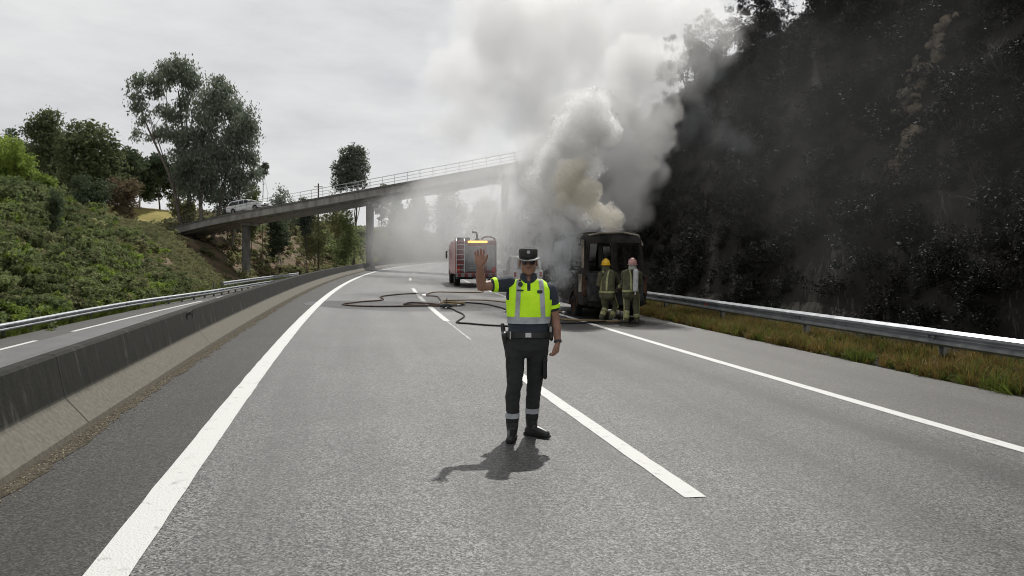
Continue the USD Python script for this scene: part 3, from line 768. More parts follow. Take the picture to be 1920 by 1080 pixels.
simple('dark_tree', 'dark tree behind the leftmost eucalyptus trunks', 335, 300, 385, 116, 40, 'leaf_dark', 6500, .45, 173, 10)
simple('yellow_green_tree', 'bright yellow green tree at the left edge of the picture', 8, 240, 365, 58, 52, 'leaf_bright', 9500, .24, 116, 12)
simple('bright_bush', 'bright green bush below the feathery topped tree', 86, 310, 362, 64, 30, 'leaf_bright', 3000, .22, 117, 7, category='bush', r0=.06)
simple('grey_bush', 'grey brown bush in front of the yellow meadow', 236, 328, 402, 78, 36, 'leaf_brown', 4000, .26, 118, 9, category='bush', r0=.06)
simple('dark_bush', 'dark bush below the oak at the meadow edge', 160, 318, 372, 70, 46, 'leaf_dark', 4500, .26, 119, 8, category='bush', r0=.06)
simple('pointed_shrub', 'dark pointed ivy covered stump on the near left slope', 103, 362, 425, 47, 15, 'leaf_dark', 2600, .16, 120, 6, category='shrub', r0=.06, flat=1.1)
simple('ivy_mound', 'ivy covered mound at the left edge above the brambles', 12, 335, 430, 46, 42, 'leaf_green', 6000, .18, 121, 9, category='shrub', r0=.06)
simple('slender_tree', 'slender small tree standing free at the right of the eucalyptus', 496, 288, 338, 100, 9, 'leaf_gum', 1200, .3, 122, 4, r0=.07, flat=.6)
for i, (px, a, b, y, rx, leaf, lab) in enumerate((
        (470, 335, 385, 101, 26, 'leaf_green', 'green bush behind the white car on the overpass'),
        (425, 348, 400, 99, 34, 'leaf_gum', 'dark bush at the eucalyptus foot left of the white car'),
        (345, 362, 398, 97, 26, 'leaf_olive', 'olive bush between the meadow and the eucalyptus foot'),
        (530, 333, 388, 108, 30, 'leaf_gum', 'grey green bush behind the overpass railing right of the white car'),
        (574, 352, 385, 110, 16, 'leaf_gum', 'small grey green bush by the utility pole'),
        (632, 350, 378, 118, 24, 'leaf_olive', 'low olive bush at the foot of the lone tall tree'),
        (520, 392, 420, 100, 26, 'leaf_dark', 'dark bush under the overpass deck right of the first pier'),
        (590, 388, 430, 112, 28, 'leaf_olive', 'large olive bush under the overpass between the first two piers'),
        (648, 380, 440, 114, 24, 'leaf_green', 'tall green bush just left of the middle pier'),
        (735, 385, 440, 126, 30, 'leaf_brown', 'rusty brown bush just right of the middle pier'),
        (722, 418, 470, 118, 26, 'leaf_olive', 'olive bush low on the slope right of the middle pier'),
        (768, 398, 455, 140, 26, 'leaf_olive', 'hazy olive bush farther right of the middle pier'))):
    simple('bush', lab, px, a, b, y, rx, leaf, 2600, .34, 130 + i, 7, category='bush', r0=.07)
lob = [eb(660, 290, 22, 20, 118), eb(648, 318, 20, 24, 118), eb(672, 318, 20, 24, 117), eb(660, 335, 32, 20, 118), eb(655, 300, 18, 22, 119), eb(672, 296, 14, 22, 118), eb(640, 345, 16, 12, 118), eb(664, 278, 10, 10, 118)]
b = at(660, 372, 118); b[2] = ground_at(b[0], b[1])
tree('lone_tree', 'tall dense dark tree standing alone above the overpass', 'tree', b, lob, 'leaf_gum', 8000, .42, 150, .22, sig=.34)
simple('small_tree', 'small dark tree right of the lone tall tree above the overpass', 716, 326, 378, 120, 19, 'leaf_gum', 2600, .42, 151, 7)
for i, (px, a, b, y, rx, lab) in enumerate(((785, 352, 425, 178, 26, 'hazy conical tree below the overpass between middle and right piers'), (842, 346, 440, 184, 38, 'hazy broad tree in the middle below the overpass'),
                                            (903, 362, 450, 196, 32, 'palest hazy tree just left of the right pier'), (745, 372, 420, 168, 22, 'hazy tree half hidden behind the overpass deck'), (950, 372, 450, 200, 30, 'smoke veiled tree right of the right pier'))):
    simple('hazy_tree', lab, px, a, b, y, rx, 'leaf_gum', 4200, .75, 160 + i, 9, sig=.45, r0=.25)
pl = thing('utility_pole', 'thin wooden utility pole behind the overpass near the lone tall tree', 'pole', (at(597, 370, 112)[0], 112, ground_at(*at(597, 370, 112)[:2])))
hp = at(597, 344, 112)[2] - ground_at(*at(597, 370, 112)[:2])
obj('shaft', tube([(0, 0, -.3), (0, 0, hp)], [.14, .10], 8), 'bark', pl); obj('crossbar', box(1.3, .1, .1, 0, 0, hp - .5), 'bark', pl)

# --- trees of the dark hillside, each its own
hl = [(42, 19.5, 4.4, 'leaf_hill', 'dark tree at the left end of the hillside skyline'), (40, 18.2, 3.6, 'leaf_scorched', 'burnt bush on the slope edge right of the smoke column'), (46, 20.0, 4.6, 'leaf_hill', 'tall dark tree at the far end of the hillside in the smoke'), (33, 23, 4.8, 'leaf_hill', 'bushy dark tree behind the skyline tree beside the smoke'), (30, 21, 3.6, 'leaf_hill', 'ragged dark tree lowest on the hillside skyline beside the smoke'), (34, 19.5, 3.4, 'leaf_scorched', 'scorched thin tree next to the smoke on the hillside skyline'),
      (27, 20.0, 3.8, 'leaf_hill', 'dark green tree on the hillside skyline right of the smoke'), (24, 20.6, 4.2, 'leaf_hill', 'tall dark tree at the top of the frame on the hillside'),
      (38, 21.5, 4.0, 'leaf_scorched', 'burnt tree half veiled by smoke on the hillside skyline'), (45, 22, 4.4, 'leaf_scorched', 'far burnt tree behind the smoke column'),
      (21, 19.0, 3.2, 'leaf_hill', 'bushy dark tree high on the hillside near the top edge'), (31, 17.6, 2.6, 'leaf_scorched', 'small burnt tree midway up the hillside above the van'),
      (36, 17.2, 2.8, 'leaf_hill', 'dark sapling midway up the hillside behind the van roof'), (26, 17.4, 2.5, 'leaf_scorched', 'small scorched sapling above the guard rail end')]
for i, (s, X, h, leaf, lab) in enumerate(hl):
    b = W(s, X, right_z(s, X)); rr_ = np.random.default_rng(200 + i)
    lob = [[b[0] + rr_.normal() * .3 * h * .5, b[1] + rr_.normal() * .3, b[2] + h * q, h * .26 * (1.25 - q), h * .26 * (1.25 - q), h * .16] for q in (.3, .42, .5, .6, .72, .84, .95)]
    tree('hillside_tree', lab, 'tree', b, lob, leaf, 4200, .13, 200 + i, .07, bark='twig', sig=.2, sub=16)
# ------------------------------------------------------------------ vehicles
mat('burnt_paint', (0.007, 0.007, 0.006), (0.034, 0.030, 0.027), 3.5, .8, bump=.5, spec=.2, detail=7.)
mat('ash_panel', (0.018, 0.0175, 0.0175), (0.065, 0.062, 0.061), 5, .8, bump=.4, spec=.2, detail=7.)
mat('scorched_white', (0.10, 0.085, 0.065), (0.42, 0.38, 0.31), 2.2, .8, bump=.4, spec=.2, detail=7.)
mat('rust', (0.030, 0.018, 0.013), (0.085, 0.048, 0.033), 6, .9, bump=.5, spec=.1)
mat('soot_black', (0.006, 0.006, 0.006), (0.016, 0.015, 0.014), 5, .9, spec=.15)
mat('rubber', (0.010, 0.010, 0.010), (0.024, 0.023, 0.022), 7, .85, bump=.3, spec=.2)
mat('rim_grey', (0.18, 0.18, 0.18), (0.32, 0.32, 0.32), 6, .45, metallic=.6)
mat('white_paint', (0.70, 0.71, 0.72), (0.78, 0.79, 0.80), 2, .3, coat_weight=.4)
mat('dark_glass', (0.012, 0.014, 0.016), (0.02, 0.022, 0.026), 2, .08)
mat('red_paint', (0.115, 0.010, 0.009), (0.165, 0.015, 0.013), 2, .35, coat_weight=.3)
mat('shutter', (0.15, 0.155, 0.165), (0.23, 0.235, 0.245), 2, .45, metallic=.5)
mat('bright_metal', (0.5, 0.5, 0.5), (0.62, 0.62, 0.62), 3, .35, metallic=.8)
mat('black_plastic', (0.014, 0.014, 0.015), (0.03, 0.03, 0.031), 8, .6)
mat('lamp_red', (0.35, 0.02, 0.015), (0.42, 0.03, 0.02), 3, .2)
mat('lamp_clear', (0.6, 0.6, 0.6), (0.7, 0.7, 0.7), 3, .15)
L['amber_light'] = usdkit.material(stage, '/World/Looks/amber_light', {'e': ('principled_bsdf', {'base_color': (.9, .45, .05), 'emission_color': (1.0, .55, .10), 'emission_strength': 2.2})}, [], surface='e.BSDF')
L['clear_glass'] = usdkit.material(stage, '/World/Looks/clear_glass', {'t': ('transparent_bsdf', {'color': (.72, .80, .80)}), 'g': ('glossy_bsdf', {'roughness': .05}), 'f': ('fresnel', {'IOR': 1.5}), 'm': ('mix_closure', {})},
                                   [('f.fac', 'm.fac'), ('t.BSDF', 'm.closure1'), ('g.BSDF', 'm.closure2')], surface='m.closure')


def mani(m):
    m = m.copy(); m.merge_vertices()
    return m3.Manifold(m3.Mesh(np.asarray(m.vertices, np.float32), np.asarray(m.faces, np.uint32)))


def mbox(x0, x1, y0, y1, z0, z1):
    return m3.Manifold.cube((x1 - x0, y1 - y0, z1 - z0)).translate((x0, y0, z0))


def extrude_side(pts, half, r=0.0):
    """A side outline in (y, z) extruded to both sides, its corners rounded by r."""
    poly = sg.Polygon(pts)
    if r: poly = poly.buffer(-r, quad_segs=4).buffer(r, quad_segs=5)
    e = trimesh.creation.extrude_polygon(poly, 2 * half)
    e.vertices = np.stack([e.vertices[:, 2] - half, e.vertices[:, 0], e.vertices[:, 1]], 1); e.fix_normals()
    return mani(e)


def extrude_front(pts, y0, y1, r=0.0):
    poly = sg.Polygon(pts)
    if r: poly = poly.buffer(-r, quad_segs=4).buffer(r, quad_segs=5)
    e = trimesh.creation.extrude_polygon(poly, y1 - y0)
    e.vertices = np.stack([e.vertices[:, 0], e.vertices[:, 2] + y0, e.vertices[:, 1]], 1); e.fix_normals()
    return mani(e)


def wheel(parent, x, y, r, w, tyre='rubber', rim='rim_grey'):
    """A wheel with its axle along x: tyre with a shoulder, rim with five openings."""
    sx = 1 if x > 0 else -1
    prof = np.array([[r * .62, -w / 2], [r * .9, -w / 2], [r * .98, -w * .40], [r, -w * .25], [r, w * .25], [r * .98, w * .40], [r * .9, w / 2], [r * .62, w / 2], [r * .62, -w / 2]])
    ty = trimesh.creation.revolve(prof, sections=28)
    Rm = trimesh.transformations.rotation_matrix(math.pi / 2, (0, 1, 0)); ty.apply_transform(Rm); ty.apply_translation((x, y, r))
    wp = UsdGeom.Xform.Define(stage, numbered(path_of(parent), 'wheel')).GetPrim()
    obj('tyre', ty, tyre, wp, smooth=40)
    rimp = np.array([[0.001, w * .30], [r * .16, w * .30], [r * .2, w * .2], [r * .5, w * .22], [r * .56, w * .42], [r * .63, w * .44], [r * .63, -w * .4], [r * .55, -w * .4], [r * .5, w * .1], [0.001, w * .12]])
    rm = trimesh.creation.revolve(rimp, sections=24)
    if sx < 0: rm.vertices[:, 2] *= -1; rm.invert()
    rm.apply_transform(Rm); rm.apply_translation((x, y, r))
    obj('rim', rm, rim, wp, smooth=30)
    return wp


# --- the burnt minibus: origin on the road under the middle of its tail, +y forward
s_v, X_v = 21.7, 7.85
van = thing('burnt_minibus', 'burnt out smoking minibus with open rear windows standing on the right edge line', 'minibus', W(s_v, X_v, float(road_z(X_v))), heading(s_v) - .02)
side = [(0, .42), (0.02, 1.3), (.10, 2.45), (.22, 2.66), (4.1, 2.66), (4.55, 2.52), (5.05, 1.5), (5.75, 1.22), (5.9, .9), (5.9, .40)]
front = [(-.99, .36), (-1.0, 1.25), (-.86, 2.5), (-.70, 2.70), (.70, 2.70), (.86, 2.5), (1.0, 1.25), (.99, .36)]
outer = extrude_side(side, 1.2, .10) ^ extrude_front(front, -.2, 6.2, .12)
side_i = sg.Polygon(side).buffer(-.05); front_i = sg.Polygon(front).buffer(-.05)
inner = extrude_side(list(side_i.exterior.coords), 1.2, .05) ^ extrude_front(list(front_i.exterior.coords), -.2, 6.2, .08)
shell = outer - inner
shell = shell - mbox(-.80, -.09, -.3, .4, 1.46, 2.30) - mbox(.09, .80, -.3, .4, 1.46, 2.30)           # rear windows
shell = shell - mbox(-.80, .80, 4.2, 5.4, 1.52, 2.40)                                                     # windscreen
for y0, y1 in ((.45, 1.75), (1.95, 3.0), (3.2, 4.2)):
    shell = shell - mbox(-1.3, -.7, y0, y1, 1.45, 2.25) - mbox(.7, 1.3, y0, y1, 1.45, 2.25)
for y in (1.15, 4.75):
    cyl = m3.Manifold.cylinder(2.4, .44, .44, 24, True).rotate((0, 90, 0)).translate((0, y, .36)); shell = shell - cyl
shell = shell - mbox(-.9, -.2, 1.6, 3.2, 2.5, 2.8) - mbox(.1, .75, .9, 2.0, 2.55, 2.8)                    # holes burnt through the roof
vb = trimesh.Trimesh(*[np.array(a) for a in (shell.to_mesh().vert_properties[:, :3], shell.to_mesh().tri_verts)], process=False)
obj('body', vb, 'burnt_paint', van, smooth=30)
for sx in (-1, 1):
    d = m3.Manifold.cube((.86, .035, .86), True).translate((sx * .47, -.012, .99)) - m3.Manifold.cube((.34, .03, .20), True).translate((sx * .45, -.03, .74))
    mm = d.to_mesh(); dm = trimesh.Trimesh(np.array(mm.vert_properties[:, :3]), np.array(mm.tri_verts), process=False)
    dr = obj('rear_door', dm, 'ash_panel', van)
    fr = [(sx * .08, -.01, 1.44), (sx * .08, .05, 2.32), (sx * .78, .05, 2.32), (sx * .83, 0, 1.44), (sx * .08, -.01, 1.44)]
    obj('window_frame', tube(fr, .028, 6), 'burnt_paint', dr)
    obj('handle', box(.16, .03, .05, sx * .14, -.045, 1.22, .01), 'soot_black', dr)
    obj('hinge', cat(box(.06, .05, .10, sx * .91, -.02, .75), box(.06, .05, .10, sx * .91, -.02, 1.25)), 'soot_black', dr)
    tl = box(.13, .07, .62, sx * .955, .0, 1.02, .02)
    obj('tail_lamp', tl, 'rust', van)
    obj('mudguard', tube([(sx * 1.0, 1.15 + .47 * math.cos(a), .36 + .47 * math.sin(a)) for a in np.linspace(0, math.pi, 12)], .03, 6), 'rust', van)
    obj('sill', box(.05, 2.6, .12, sx * .99, 2.95, .42, .02), 'ash_panel', van)
obj('bumper', cat(box(1.72, .12, .16, 0, -.05, .47, .03), box(.3, .16, .07, -.5, -.06, .40, .01)), 'soot_black', van)
obj('number_plate', box(.52, .012, .11, 0, -.12, .50, .003), 'ash_panel', van)
obj('pillar_panel', cat(box(.02, .30, 1.05, -.955, .22, 1.90, .006), box(.02, .34, .55, -1.008, .30, 1.10, .006)), 'scorched_white', van)
obj('roof_edge', tube([(-.80, .16, 2.56), (-.3, .12, 2.64), (.3, .12, 2.65), (.80, .16, 2.56), (.93, .14, 2.25)], .03, 6), 'scorched_white', van)
obj('floor', box(1.86, 5.0, .10, 0, 2.8, .55), 'soot_black', van)
obj('underbody', cat(box(1.5, 5.0, .18, 0, 2.8, .38), tube([(-.55, .6, .36), (-.55, 5.2, .36)], .06, 6), box(1.6, .14, .14, 0, 1.15, .36)), 'soot_black', van)
for k, (x, y) in enumerate(((-.52, 1.2), (.52, 1.2), (-.52, 2.1), (.55, 2.1), (-.5, 3.1), (-.45, 4.0), (.45, 4.0))):
    obj('seat', cat(box(.46, .07, .74, x, y, 1.20, .03), box(.46, .45, .10, x, y + .22, .86, .03), tube([(x - .12, y, 1.55), (x - .12, y, 1.72), (x + .12, y, 1.72), (x + .12, y, 1.55)], .018, 5)), 'soot_black', van)
obj('dashboard', box(1.75, .4, .42, 0, 4.75, 1.30, .05), 'soot_black', van)
obj('steering_wheel', T(trimesh.creation.torus(.19, .018, 24, 8), -.45, 4.42, 1.42), 'soot_black', van)
for x in (-.90, .90):
    for y in (1.15, 4.75):
        wheel(van, x, y, .35, .22, 'soot_black', 'rust')
mat('wet_soot', (0.012, 0.011, 0.010), (0.05, 0.047, 0.043), 3, .55, bump=.3, space='world')

# --- the fire engine far ahead: origin on the road under the middle of its tail
tq = at(893, 533, 44.0); ts_, tX = road_of(tq[0], tq[1])
fe = thing('fire_engine', 'red and silver fire engine seen from behind through the smoke with lit amber bar', 'fire engine', W(ts_, tX, float(road_z(tX))), heading(float(ts_)))
obj('body', box(2.44, 4.6, 2.05, 0, 2.35, 1.72, .07), 'red_paint', fe)
obj('chassis', cat(box(1.2, 6.9, .3, 0, 3.6, .62), box(2.3, .5, .35, 0, .5, .62, .03)), 'black_plastic', fe)
cab = extrude_side([(4.75, .6), (4.75, 2.55), (6.3, 2.55), (6.75, 1.6), (6.85, .6)], 1.18, .1)
mm = cab.to_mesh(); obj('cab', (np.array(mm.vert_properties[:, :3]), np.array(mm.tri_verts)), 'red_paint', fe, smooth=30)
for k in range(11):                                               # roller shutter slats
    obj('shutter_slat', box(.98, .03, .125, -.02, .03, .98 + k * .135, .012), 'shutter', fe)
obj('rear_panel', box(.52, .05, 1.5, .88, .02, 1.72, .02), 'shutter', fe)
obj('rear_panel', box(.30, .05, 1.66, -.66, .02, 1.70, .02), 'shutter', fe)
for z, m_ in ((2.35, 'red_paint'), (1.86, 'red_paint'), (1.40, 'red_paint')):
    obj('locker_door', box(.50, .06, .38, -.93, .02, z, .02), m_, fe)
for x in (-1.17, -.70):
    obj('ladder_rail', tube([(x, -.07, .85), (x, -.07, 2.72), (x, .2, 2.86)], .028, 8), 'bright_metal', fe)
for z in np.arange(1.0, 2.7, .3):
    obj('ladder_rung', tube([(-1.17, -.07, z), (-.70, -.07, z)], .018, 6), 'bright_metal', fe)
obj('light_bar', box(1.16, .10, .115, .08, -.03, 2.66, .03), 'amber_light', fe)
obj('bumper', cat(box(2.4, .22, .24, 0, -.05, .70, .03)), 'shutter', fe)
for k in range(6):
    obj('warning_stripe', box(.2, .01, .2, -1.0 + k * .4, -.166, .70), 'red_paint', fe)
for x in (-1.05, 1.05):
    obj('tail_lamp', box(.18, .05, .34, x, -.01, 1.02, .02), 'lamp_red', fe)
    obj('mirror', cat(box(.10, .22, .5, x * 1.30, 6.2, 1.9, .03), tube([(x * 1.1, 6.2, 2.2), (x * 1.3, 6.2, 2.1)], .02, 5)), 'black_plastic', fe)
    wheel(fe, x, 1.35, .48, .34); wheel(fe, x, 5.6, .48, .30)
obj('step', box(1.0, .3, .06, .3, -.12, .50, .01), 'shutter', fe)
obj('blue_beacon', trimesh.creation.icosphere(2, .12).apply_translation((-.9, 4.9, 2.72)), 'dark_glass', fe)
obj('water_monitor', cat(tube([(.15, 1.0, 2.74), (.15, 1.0, 3.05), (.10, .85, 3.22), (-.15, .7, 3.26)], .06, 8), trimesh.creation.cylinder(.14, .12).apply_translation((.15, 1.0, 2.80))), 'black_plastic', fe)
obj('hose_reel', tube([(.35 + .42 * (1 - math.cos(a)), .5, 2.74 + .24 * math.sin(a)) for a in np.linspace(0, math.pi, 12)], .05, 8), 'red_paint', fe)
obj('roof_locker', box(.8, 1.6, .22, -.6, 2.6, 2.86, .04), 'shutter', fe)


# --- passenger cars
def car(name, label, loc, rz, kind='hatch', pitch=0.0, length=4.5):
    x = UsdGeom.Xform.Define(stage, numbered('/World', name)); x.AddTranslateOp().Set(Gf.Vec3d(*map(float, loc))); x.AddRotateZOp().Set(math.degrees(rz))
    if pitch: x.AddRotateXOp().Set(math.degrees(pitch))
    c = tag(x, label, 'car' if kind != 'van' else 'van'); k = length / 4.5
    if kind == 'van':
        low = [(-2.25, .3), (-2.25, 1.1), (1.2, 1.1), (2.1, .98), (2.25, .75), (2.25, .3)]; top = [(-2.22, 1.08), (-2.1, 1.9), (.55, 1.95), (1.35, 1.08)]
    else:
        low = [(-2.22, .34), (-2.25, .72), (-2.1, .98), (1.0, .99), (2.05, .86), (2.24, .66), (2.25, .34)]; top = [(-2.12, .95), (-1.75, 1.50), (-.2, 1.56), (.35, 1.46), (1.18, .95)]
    lo_ = extrude_side([(a * k, b) for a, b in low], .89, .08); tp = extrude_side([(a * k, b) for a, b in top], .80, .06)
    fp = extrude_front([(-.89, .2), (-.90, .95), (-.70, 1.6 if kind != 'van' else 2.0), (.70, 1.6 if kind != 'van' else 2.0), (.90, .95), (.89, .2)], -3, 3, .05)
    body = (lo_ + tp) ^ fp
    for y in (-1.38 * k, 1.40 * k):
        body = body - m3.Manifold.cylinder(3, .36, .36, 24, True).rotate((0, 90, 0)).translate((0, y, .33))
    mm = body.to_mesh(); obj('body', (np.array(mm.vert_properties[:, :3]), np.array(mm.tri_verts)), 'white_paint', c, smooth=30)
    zt = 1.44 if kind != 'van' else 1.80
    gl = extrude_side([(a * k * .93, min(max(b, 1.02), zt)) for a, b in top], .815, .03) ^ fp.scale((1.012, 1, 1))
    cut = gl
    for y0, y1 in ((-.62, -.56), (.02, .08)) if kind != 'van' else ((.2, .28), (-2.4, -.3)):
        cut = cut - mbox(-1, 1, y0 * k, y1 * k, .9, 2.2)
    mm = cut.to_mesh(); g_ = obj('side_window', (np.array(mm.vert_properties[:, :3]), np.array(mm.tri_verts)), 'dark_glass', c)
    a, b = (top[-2], top[-1]); ws = extrude_side([(a[0] * k + .02, a[1] - .06), (a[0] * k + .06, a[1] - .04), (b[0] * k + .03, b[1] + .08), (b[0] * k - .03, b[1] + .06)], .66)
    mm = ws.to_mesh(); obj('windscreen', (np.array(mm.vert_properties[:, :3]), np.array(mm.tri_verts)), 'dark_glass', c)
    a, b = top[0], top[1]; ws = extrude_side([(a[0] * k - .03, a[1] + .10), (b[0] * k - .03, b[1] - .10), (b[0] * k + .02, b[1] - .10), (a[0] * k + .02, a[1] + .10)], .62)
    mm = ws.to_mesh(); obj('rear_window', (np.array(mm.vert_properties[:, :3]), np.array(mm.tri_verts)), 'dark_glass', c)
    for sx in (-1, 1):
        obj('headlight', box(.34, .12, .14, sx * .68, 2.17 * k, .74, .03), 'lamp_clear', c)
        obj('tail_lamp', box(.16, .08, .30, sx * .76, -2.22 * k, .86, .02), 'lamp_red', c)
        obj('mirror', box(.18, .10, .12, sx * .98, .72 * k, 1.02, .03), 'white_paint', c)
        for y in (-.35, .55): obj('door_handle', box(.03, .16, .03, sx * .905, y, .86), 'black_plastic', c)
        for y in (-1.38 * k, 1.40 * k): wheel(c, sx * .80, y, .32, .20)
    obj('bumper', cat(box(1.74, .10, .14, 0, -2.26 * k, .46, .03), box(1.74, .10, .14, 0, 2.25 * k, .44, .03)), 'black_plastic', c)
    obj('grille', box(.8, .05, .14, 0, 2.27 * k, .66, .01), 'black_plastic', c)
    return c


t_c = 1.0
cz = float(deck_z(t_c)) + 1.13
car('white_car', 'white car climbing the overpass to the right in front of the eucalyptus', BP(t_c, 1.25, cz), math.atan2(bd[1], bd[0]) - math.pi / 2, 'hatch', math.atan(.122), 5.1)
car('white_van', 'white van mostly hidden behind the head of the officer in the lime vest', W(45.5, 9.3, float(road_z(9.3))), heading(45.5), 'van')


# --- hoses on the road
def on_road(px, py):
    z = 0.
    for _ in range(30):
        y = (HCAM - z) * F / (py - YH); x = (px - 960) / F * y; s, X = road_of(x, y); z = .5 * z + .5 * float(road_z(X))
    return np.array([x, y, z])


def spline(P, n):
    from scipy.interpolate import CubicSpline
    P = np.asarray(P, float); t = np.concatenate([[0], np.cumsum(np.linalg.norm(np.diff(P, axis=0), axis=1) ** .7)])
    return CubicSpline(t, P)(np.linspace(0, t[-1], n))


mat('hose_brown', (0.05, 0.034, 0.026), (0.12, 0.085, 0.062), 9, .8, space='world', spec=.2)
mat('hose_black', (0.010, 0.010, 0.011), (0.04, 0.04, 0.04), 12, .7, space='world', spec=.2)
mat('hose_tan', (0.17, 0.12, 0.065), (0.28, 0.21, 0.12), 9, .8, space='world', spec=.2)
Zp = lambda pts: [(620 + a * .19792, 460 + b * .19792) for a, b in pts]
hoses = [('fire_hose', 'long brown fire hose looping widest to the left across the lane line', 'hose_brown', Zp([(1210, 577), (1000, 581), (800, 581), (500, 586), (250, 581), (130, 571), (125, 560), (220, 548), (300, 538), (400, 532), (470, 526), (492, 512), (462, 498), (510, 484), (600, 473), (700, 466), (810, 461)]), .034),
         ('fire_hose', 'brown fire hose lying in a narrow doubled loop on the lane line', 'hose_brown', Zp([(1120, 575), (1000, 566), (860, 553), (760, 550), (700, 558), (690, 566), (760, 573), (900, 575), (1060, 576)]), .036),
         ('fire_hose', 'black fire hose zigzagging in front of the coupling towards the officer', 'hose_black', Zp([(1085, 598), (1140, 606), (1200, 634), (1255, 655), (1276, 678), (1250, 702), (1208, 727), (1225, 742), (1300, 747), (1400, 756), (1600, 769), (1750, 772), (2000, 752), (2220, 745), (2380, 742), (2560, 728), (2700, 715)]), .032),
         ('fire_hose', 'tan fire hose farthest back between the lane line and the fire engine', 'hose_tan', Zp([(890, 474), (930, 457), (1050, 446), (1200, 450), (1370, 450), (1440, 440), (1380, 425)]), .034),
         ('fire_hose', 'tan fire hose running straight behind the officer towards the minibus', 'hose_tan', Zp([(1050, 540), (1120, 526), (1300, 523), (1450, 525), (1580, 535), (1720, 552), (1900, 580), (2200, 640)]), .032),
         ('fire_hose', 'dark fire hose winding to the officer just below the straight tan one', 'hose_black', Zp([(1060, 548), (1200, 545), (1330, 551), (1450, 562), (1530, 577), (1620, 602), (1655, 622), (1630, 637)]), .032),
         ('fire_hose', 'short brown fire hose curving back from the coupling pile', 'hose_brown', Zp([(880, 482), (980, 486), (1022, 502), (1052, 530), (1035, 556)]), .03)]
for nm, lab, m_, pp, r_ in hoses:
    P = np.array([on_road(*p) for p in pp]); P = spline(P, len(P) * 9)
    o = P[len(P) // 2].copy(); r_ = r_ * .78; P[:, 2] += r_ * .9
    rg = np.random.default_rng(len(lab)); P[:, :2] += np.cumsum(rg.normal(size=(len(P), 2)), 0) * .004
    tt2 = tube(P - o, r_, 8)
    t = thing(nm, lab, 'hose', o)
    obj('line', tt2, m_, t, smooth=True)
    for e, f_ in ((P[0], P[1]), (P[-1], P[-2])):
        d = (e - f_) / np.linalg.norm(e - f_)
        obj('coupling', tube([e - o - d * .10, e - o + d * .08], .046, 10), 'bright_metal', t)
c0 = on_road(*Zp([(1095, 598)])[0])
cp = thing('hose_coupling', 'small black branching coupling where the hoses meet on the lane', 'coupling', c0)
obj('valve', cat(box(.26, .16, .14, 0, 0, .09, .03), tube([(-.2, 0, .09), (.2, 0, .09)], .06, 10)), 'black_plastic', cp)
obj('outlet', tube([(0, 0, .09), (.05, .22, .09)], .05, 10), 'bright_metal', cp); obj('lever', tube([(.02, 0, .15), (.02, -.02, .34)], .015, 6), 'black_plastic', cp)
c1 = on_road(*Zp([(1150, 562)])[0]); P = [c1 * 0 + np.array([math.cos(a) * (.30 + .012 * a), math.sin(a) * (.42 + .012 * a), .035 + .012 * (a % 3)]) for a in np.linspace(0, 15, 90)]
hp_ = thing('hose_coil', 'small tan coil of hose beside the coupling', 'hose', c1); obj('coil', tube(P, .03, 7), 'hose_tan', hp_, smooth=True)
# ------------------------------------------------------------------ people
mat('skin', (0.20, 0.105, 0.070), (0.26, 0.140, 0.098), 14, .55, subsurface_weight=.08)
mat('hair_grey', (0.04, 0.036, 0.032), (0.09, 0.085, 0.08), 60, .7)
mat('lime_cloth', (0.52, 0.92, 0.010), (0.60, 0.97, 0.015), 9, .75, bump=.15, bscale=14)
mat('silver_tape', (0.24, 0.26, 0.28), (0.40, 0.42, 0.44), 9, .45, bump=.15, bscale=14)
mat('navy_cloth', (0.014, 0.020, 0.029), (0.027, 0.036, 0.050), 7, .85, bump=.3, bscale=16)
mat('trouser_cloth', (0.006, 0.0075, 0.007), (0.015, 0.018, 0.0165), 6, .85, bump=.4, bscale=12)
mat('black_leather', (0.008, 0.008, 0.008), (0.018, 0.018, 0.018), 12, .42)
mat('cap_cloth', (0.014, 0.016, 0.014), (0.034, 0.036, 0.032), 20, .8)
mat('pale_edge', (0.24, 0.24, 0.22), (0.36, 0.36, 0.33), 9, .6)
mat('patch_dark', (0.010, 0.018, 0.012), (0.03, 0.04, 0.03), 40, .8)
mat('turnout_cloth', (0.040, 0.039, 0.020), (0.095, 0.090, 0.048), 6, .85, bump=.4, bscale=12)
mat('turnout_dark', (0.020, 0.022, 0.022), (0.045, 0.046, 0.044), 6, .85, bump=.4, bscale=12)
mat('yellow_tape', (0.20, 0.20, 0.085), (0.36, 0.35, 0.17), 9, .5)
mat('helmet_yellow', (0.62, 0.36, 0.012), (0.72, 0.44, 0.02), 5, .35)
mat('helmet_red', (0.30, 0.10, 0.085), (0.50, 0.36, 0.33), 4, .35)
mat('tank_grey', (0.30, 0.31, 0.32), (0.5, 0.5, 0.5), 5, .4)


def ball(c, r, n=20):
    m = m3.Manifold.sphere(1.0, n)
    r = np.broadcast_to(np.asarray(r, float), (3,))
    return m.scale(tuple(map(float, r))).translate(tuple(map(float, c)))


def sph_pts(c, r, n=12):
    i = np.arange(n * 6); ph = np.arccos(1 - 2 * (i + .5) / (n * 6)); th = math.pi * (1 + 5 ** .5) * i
    return np.asarray(c, float) + np.stack([np.cos(th) * np.sin(ph), np.sin(th) * np.sin(ph), np.cos(ph)], 1) * np.asarray(r, float)


def bone(*jr, n=12):
    """Hulls of spheres along a chain of (point, radius)."""
    out = m3.Manifold()
    for (a, ra), (b, rb) in zip(jr[:-1], jr[1:]):
        out += m3.Manifold.hull_points(np.vstack([sph_pts(a, ra, n), sph_pts(b, rb, n)]))
    return out


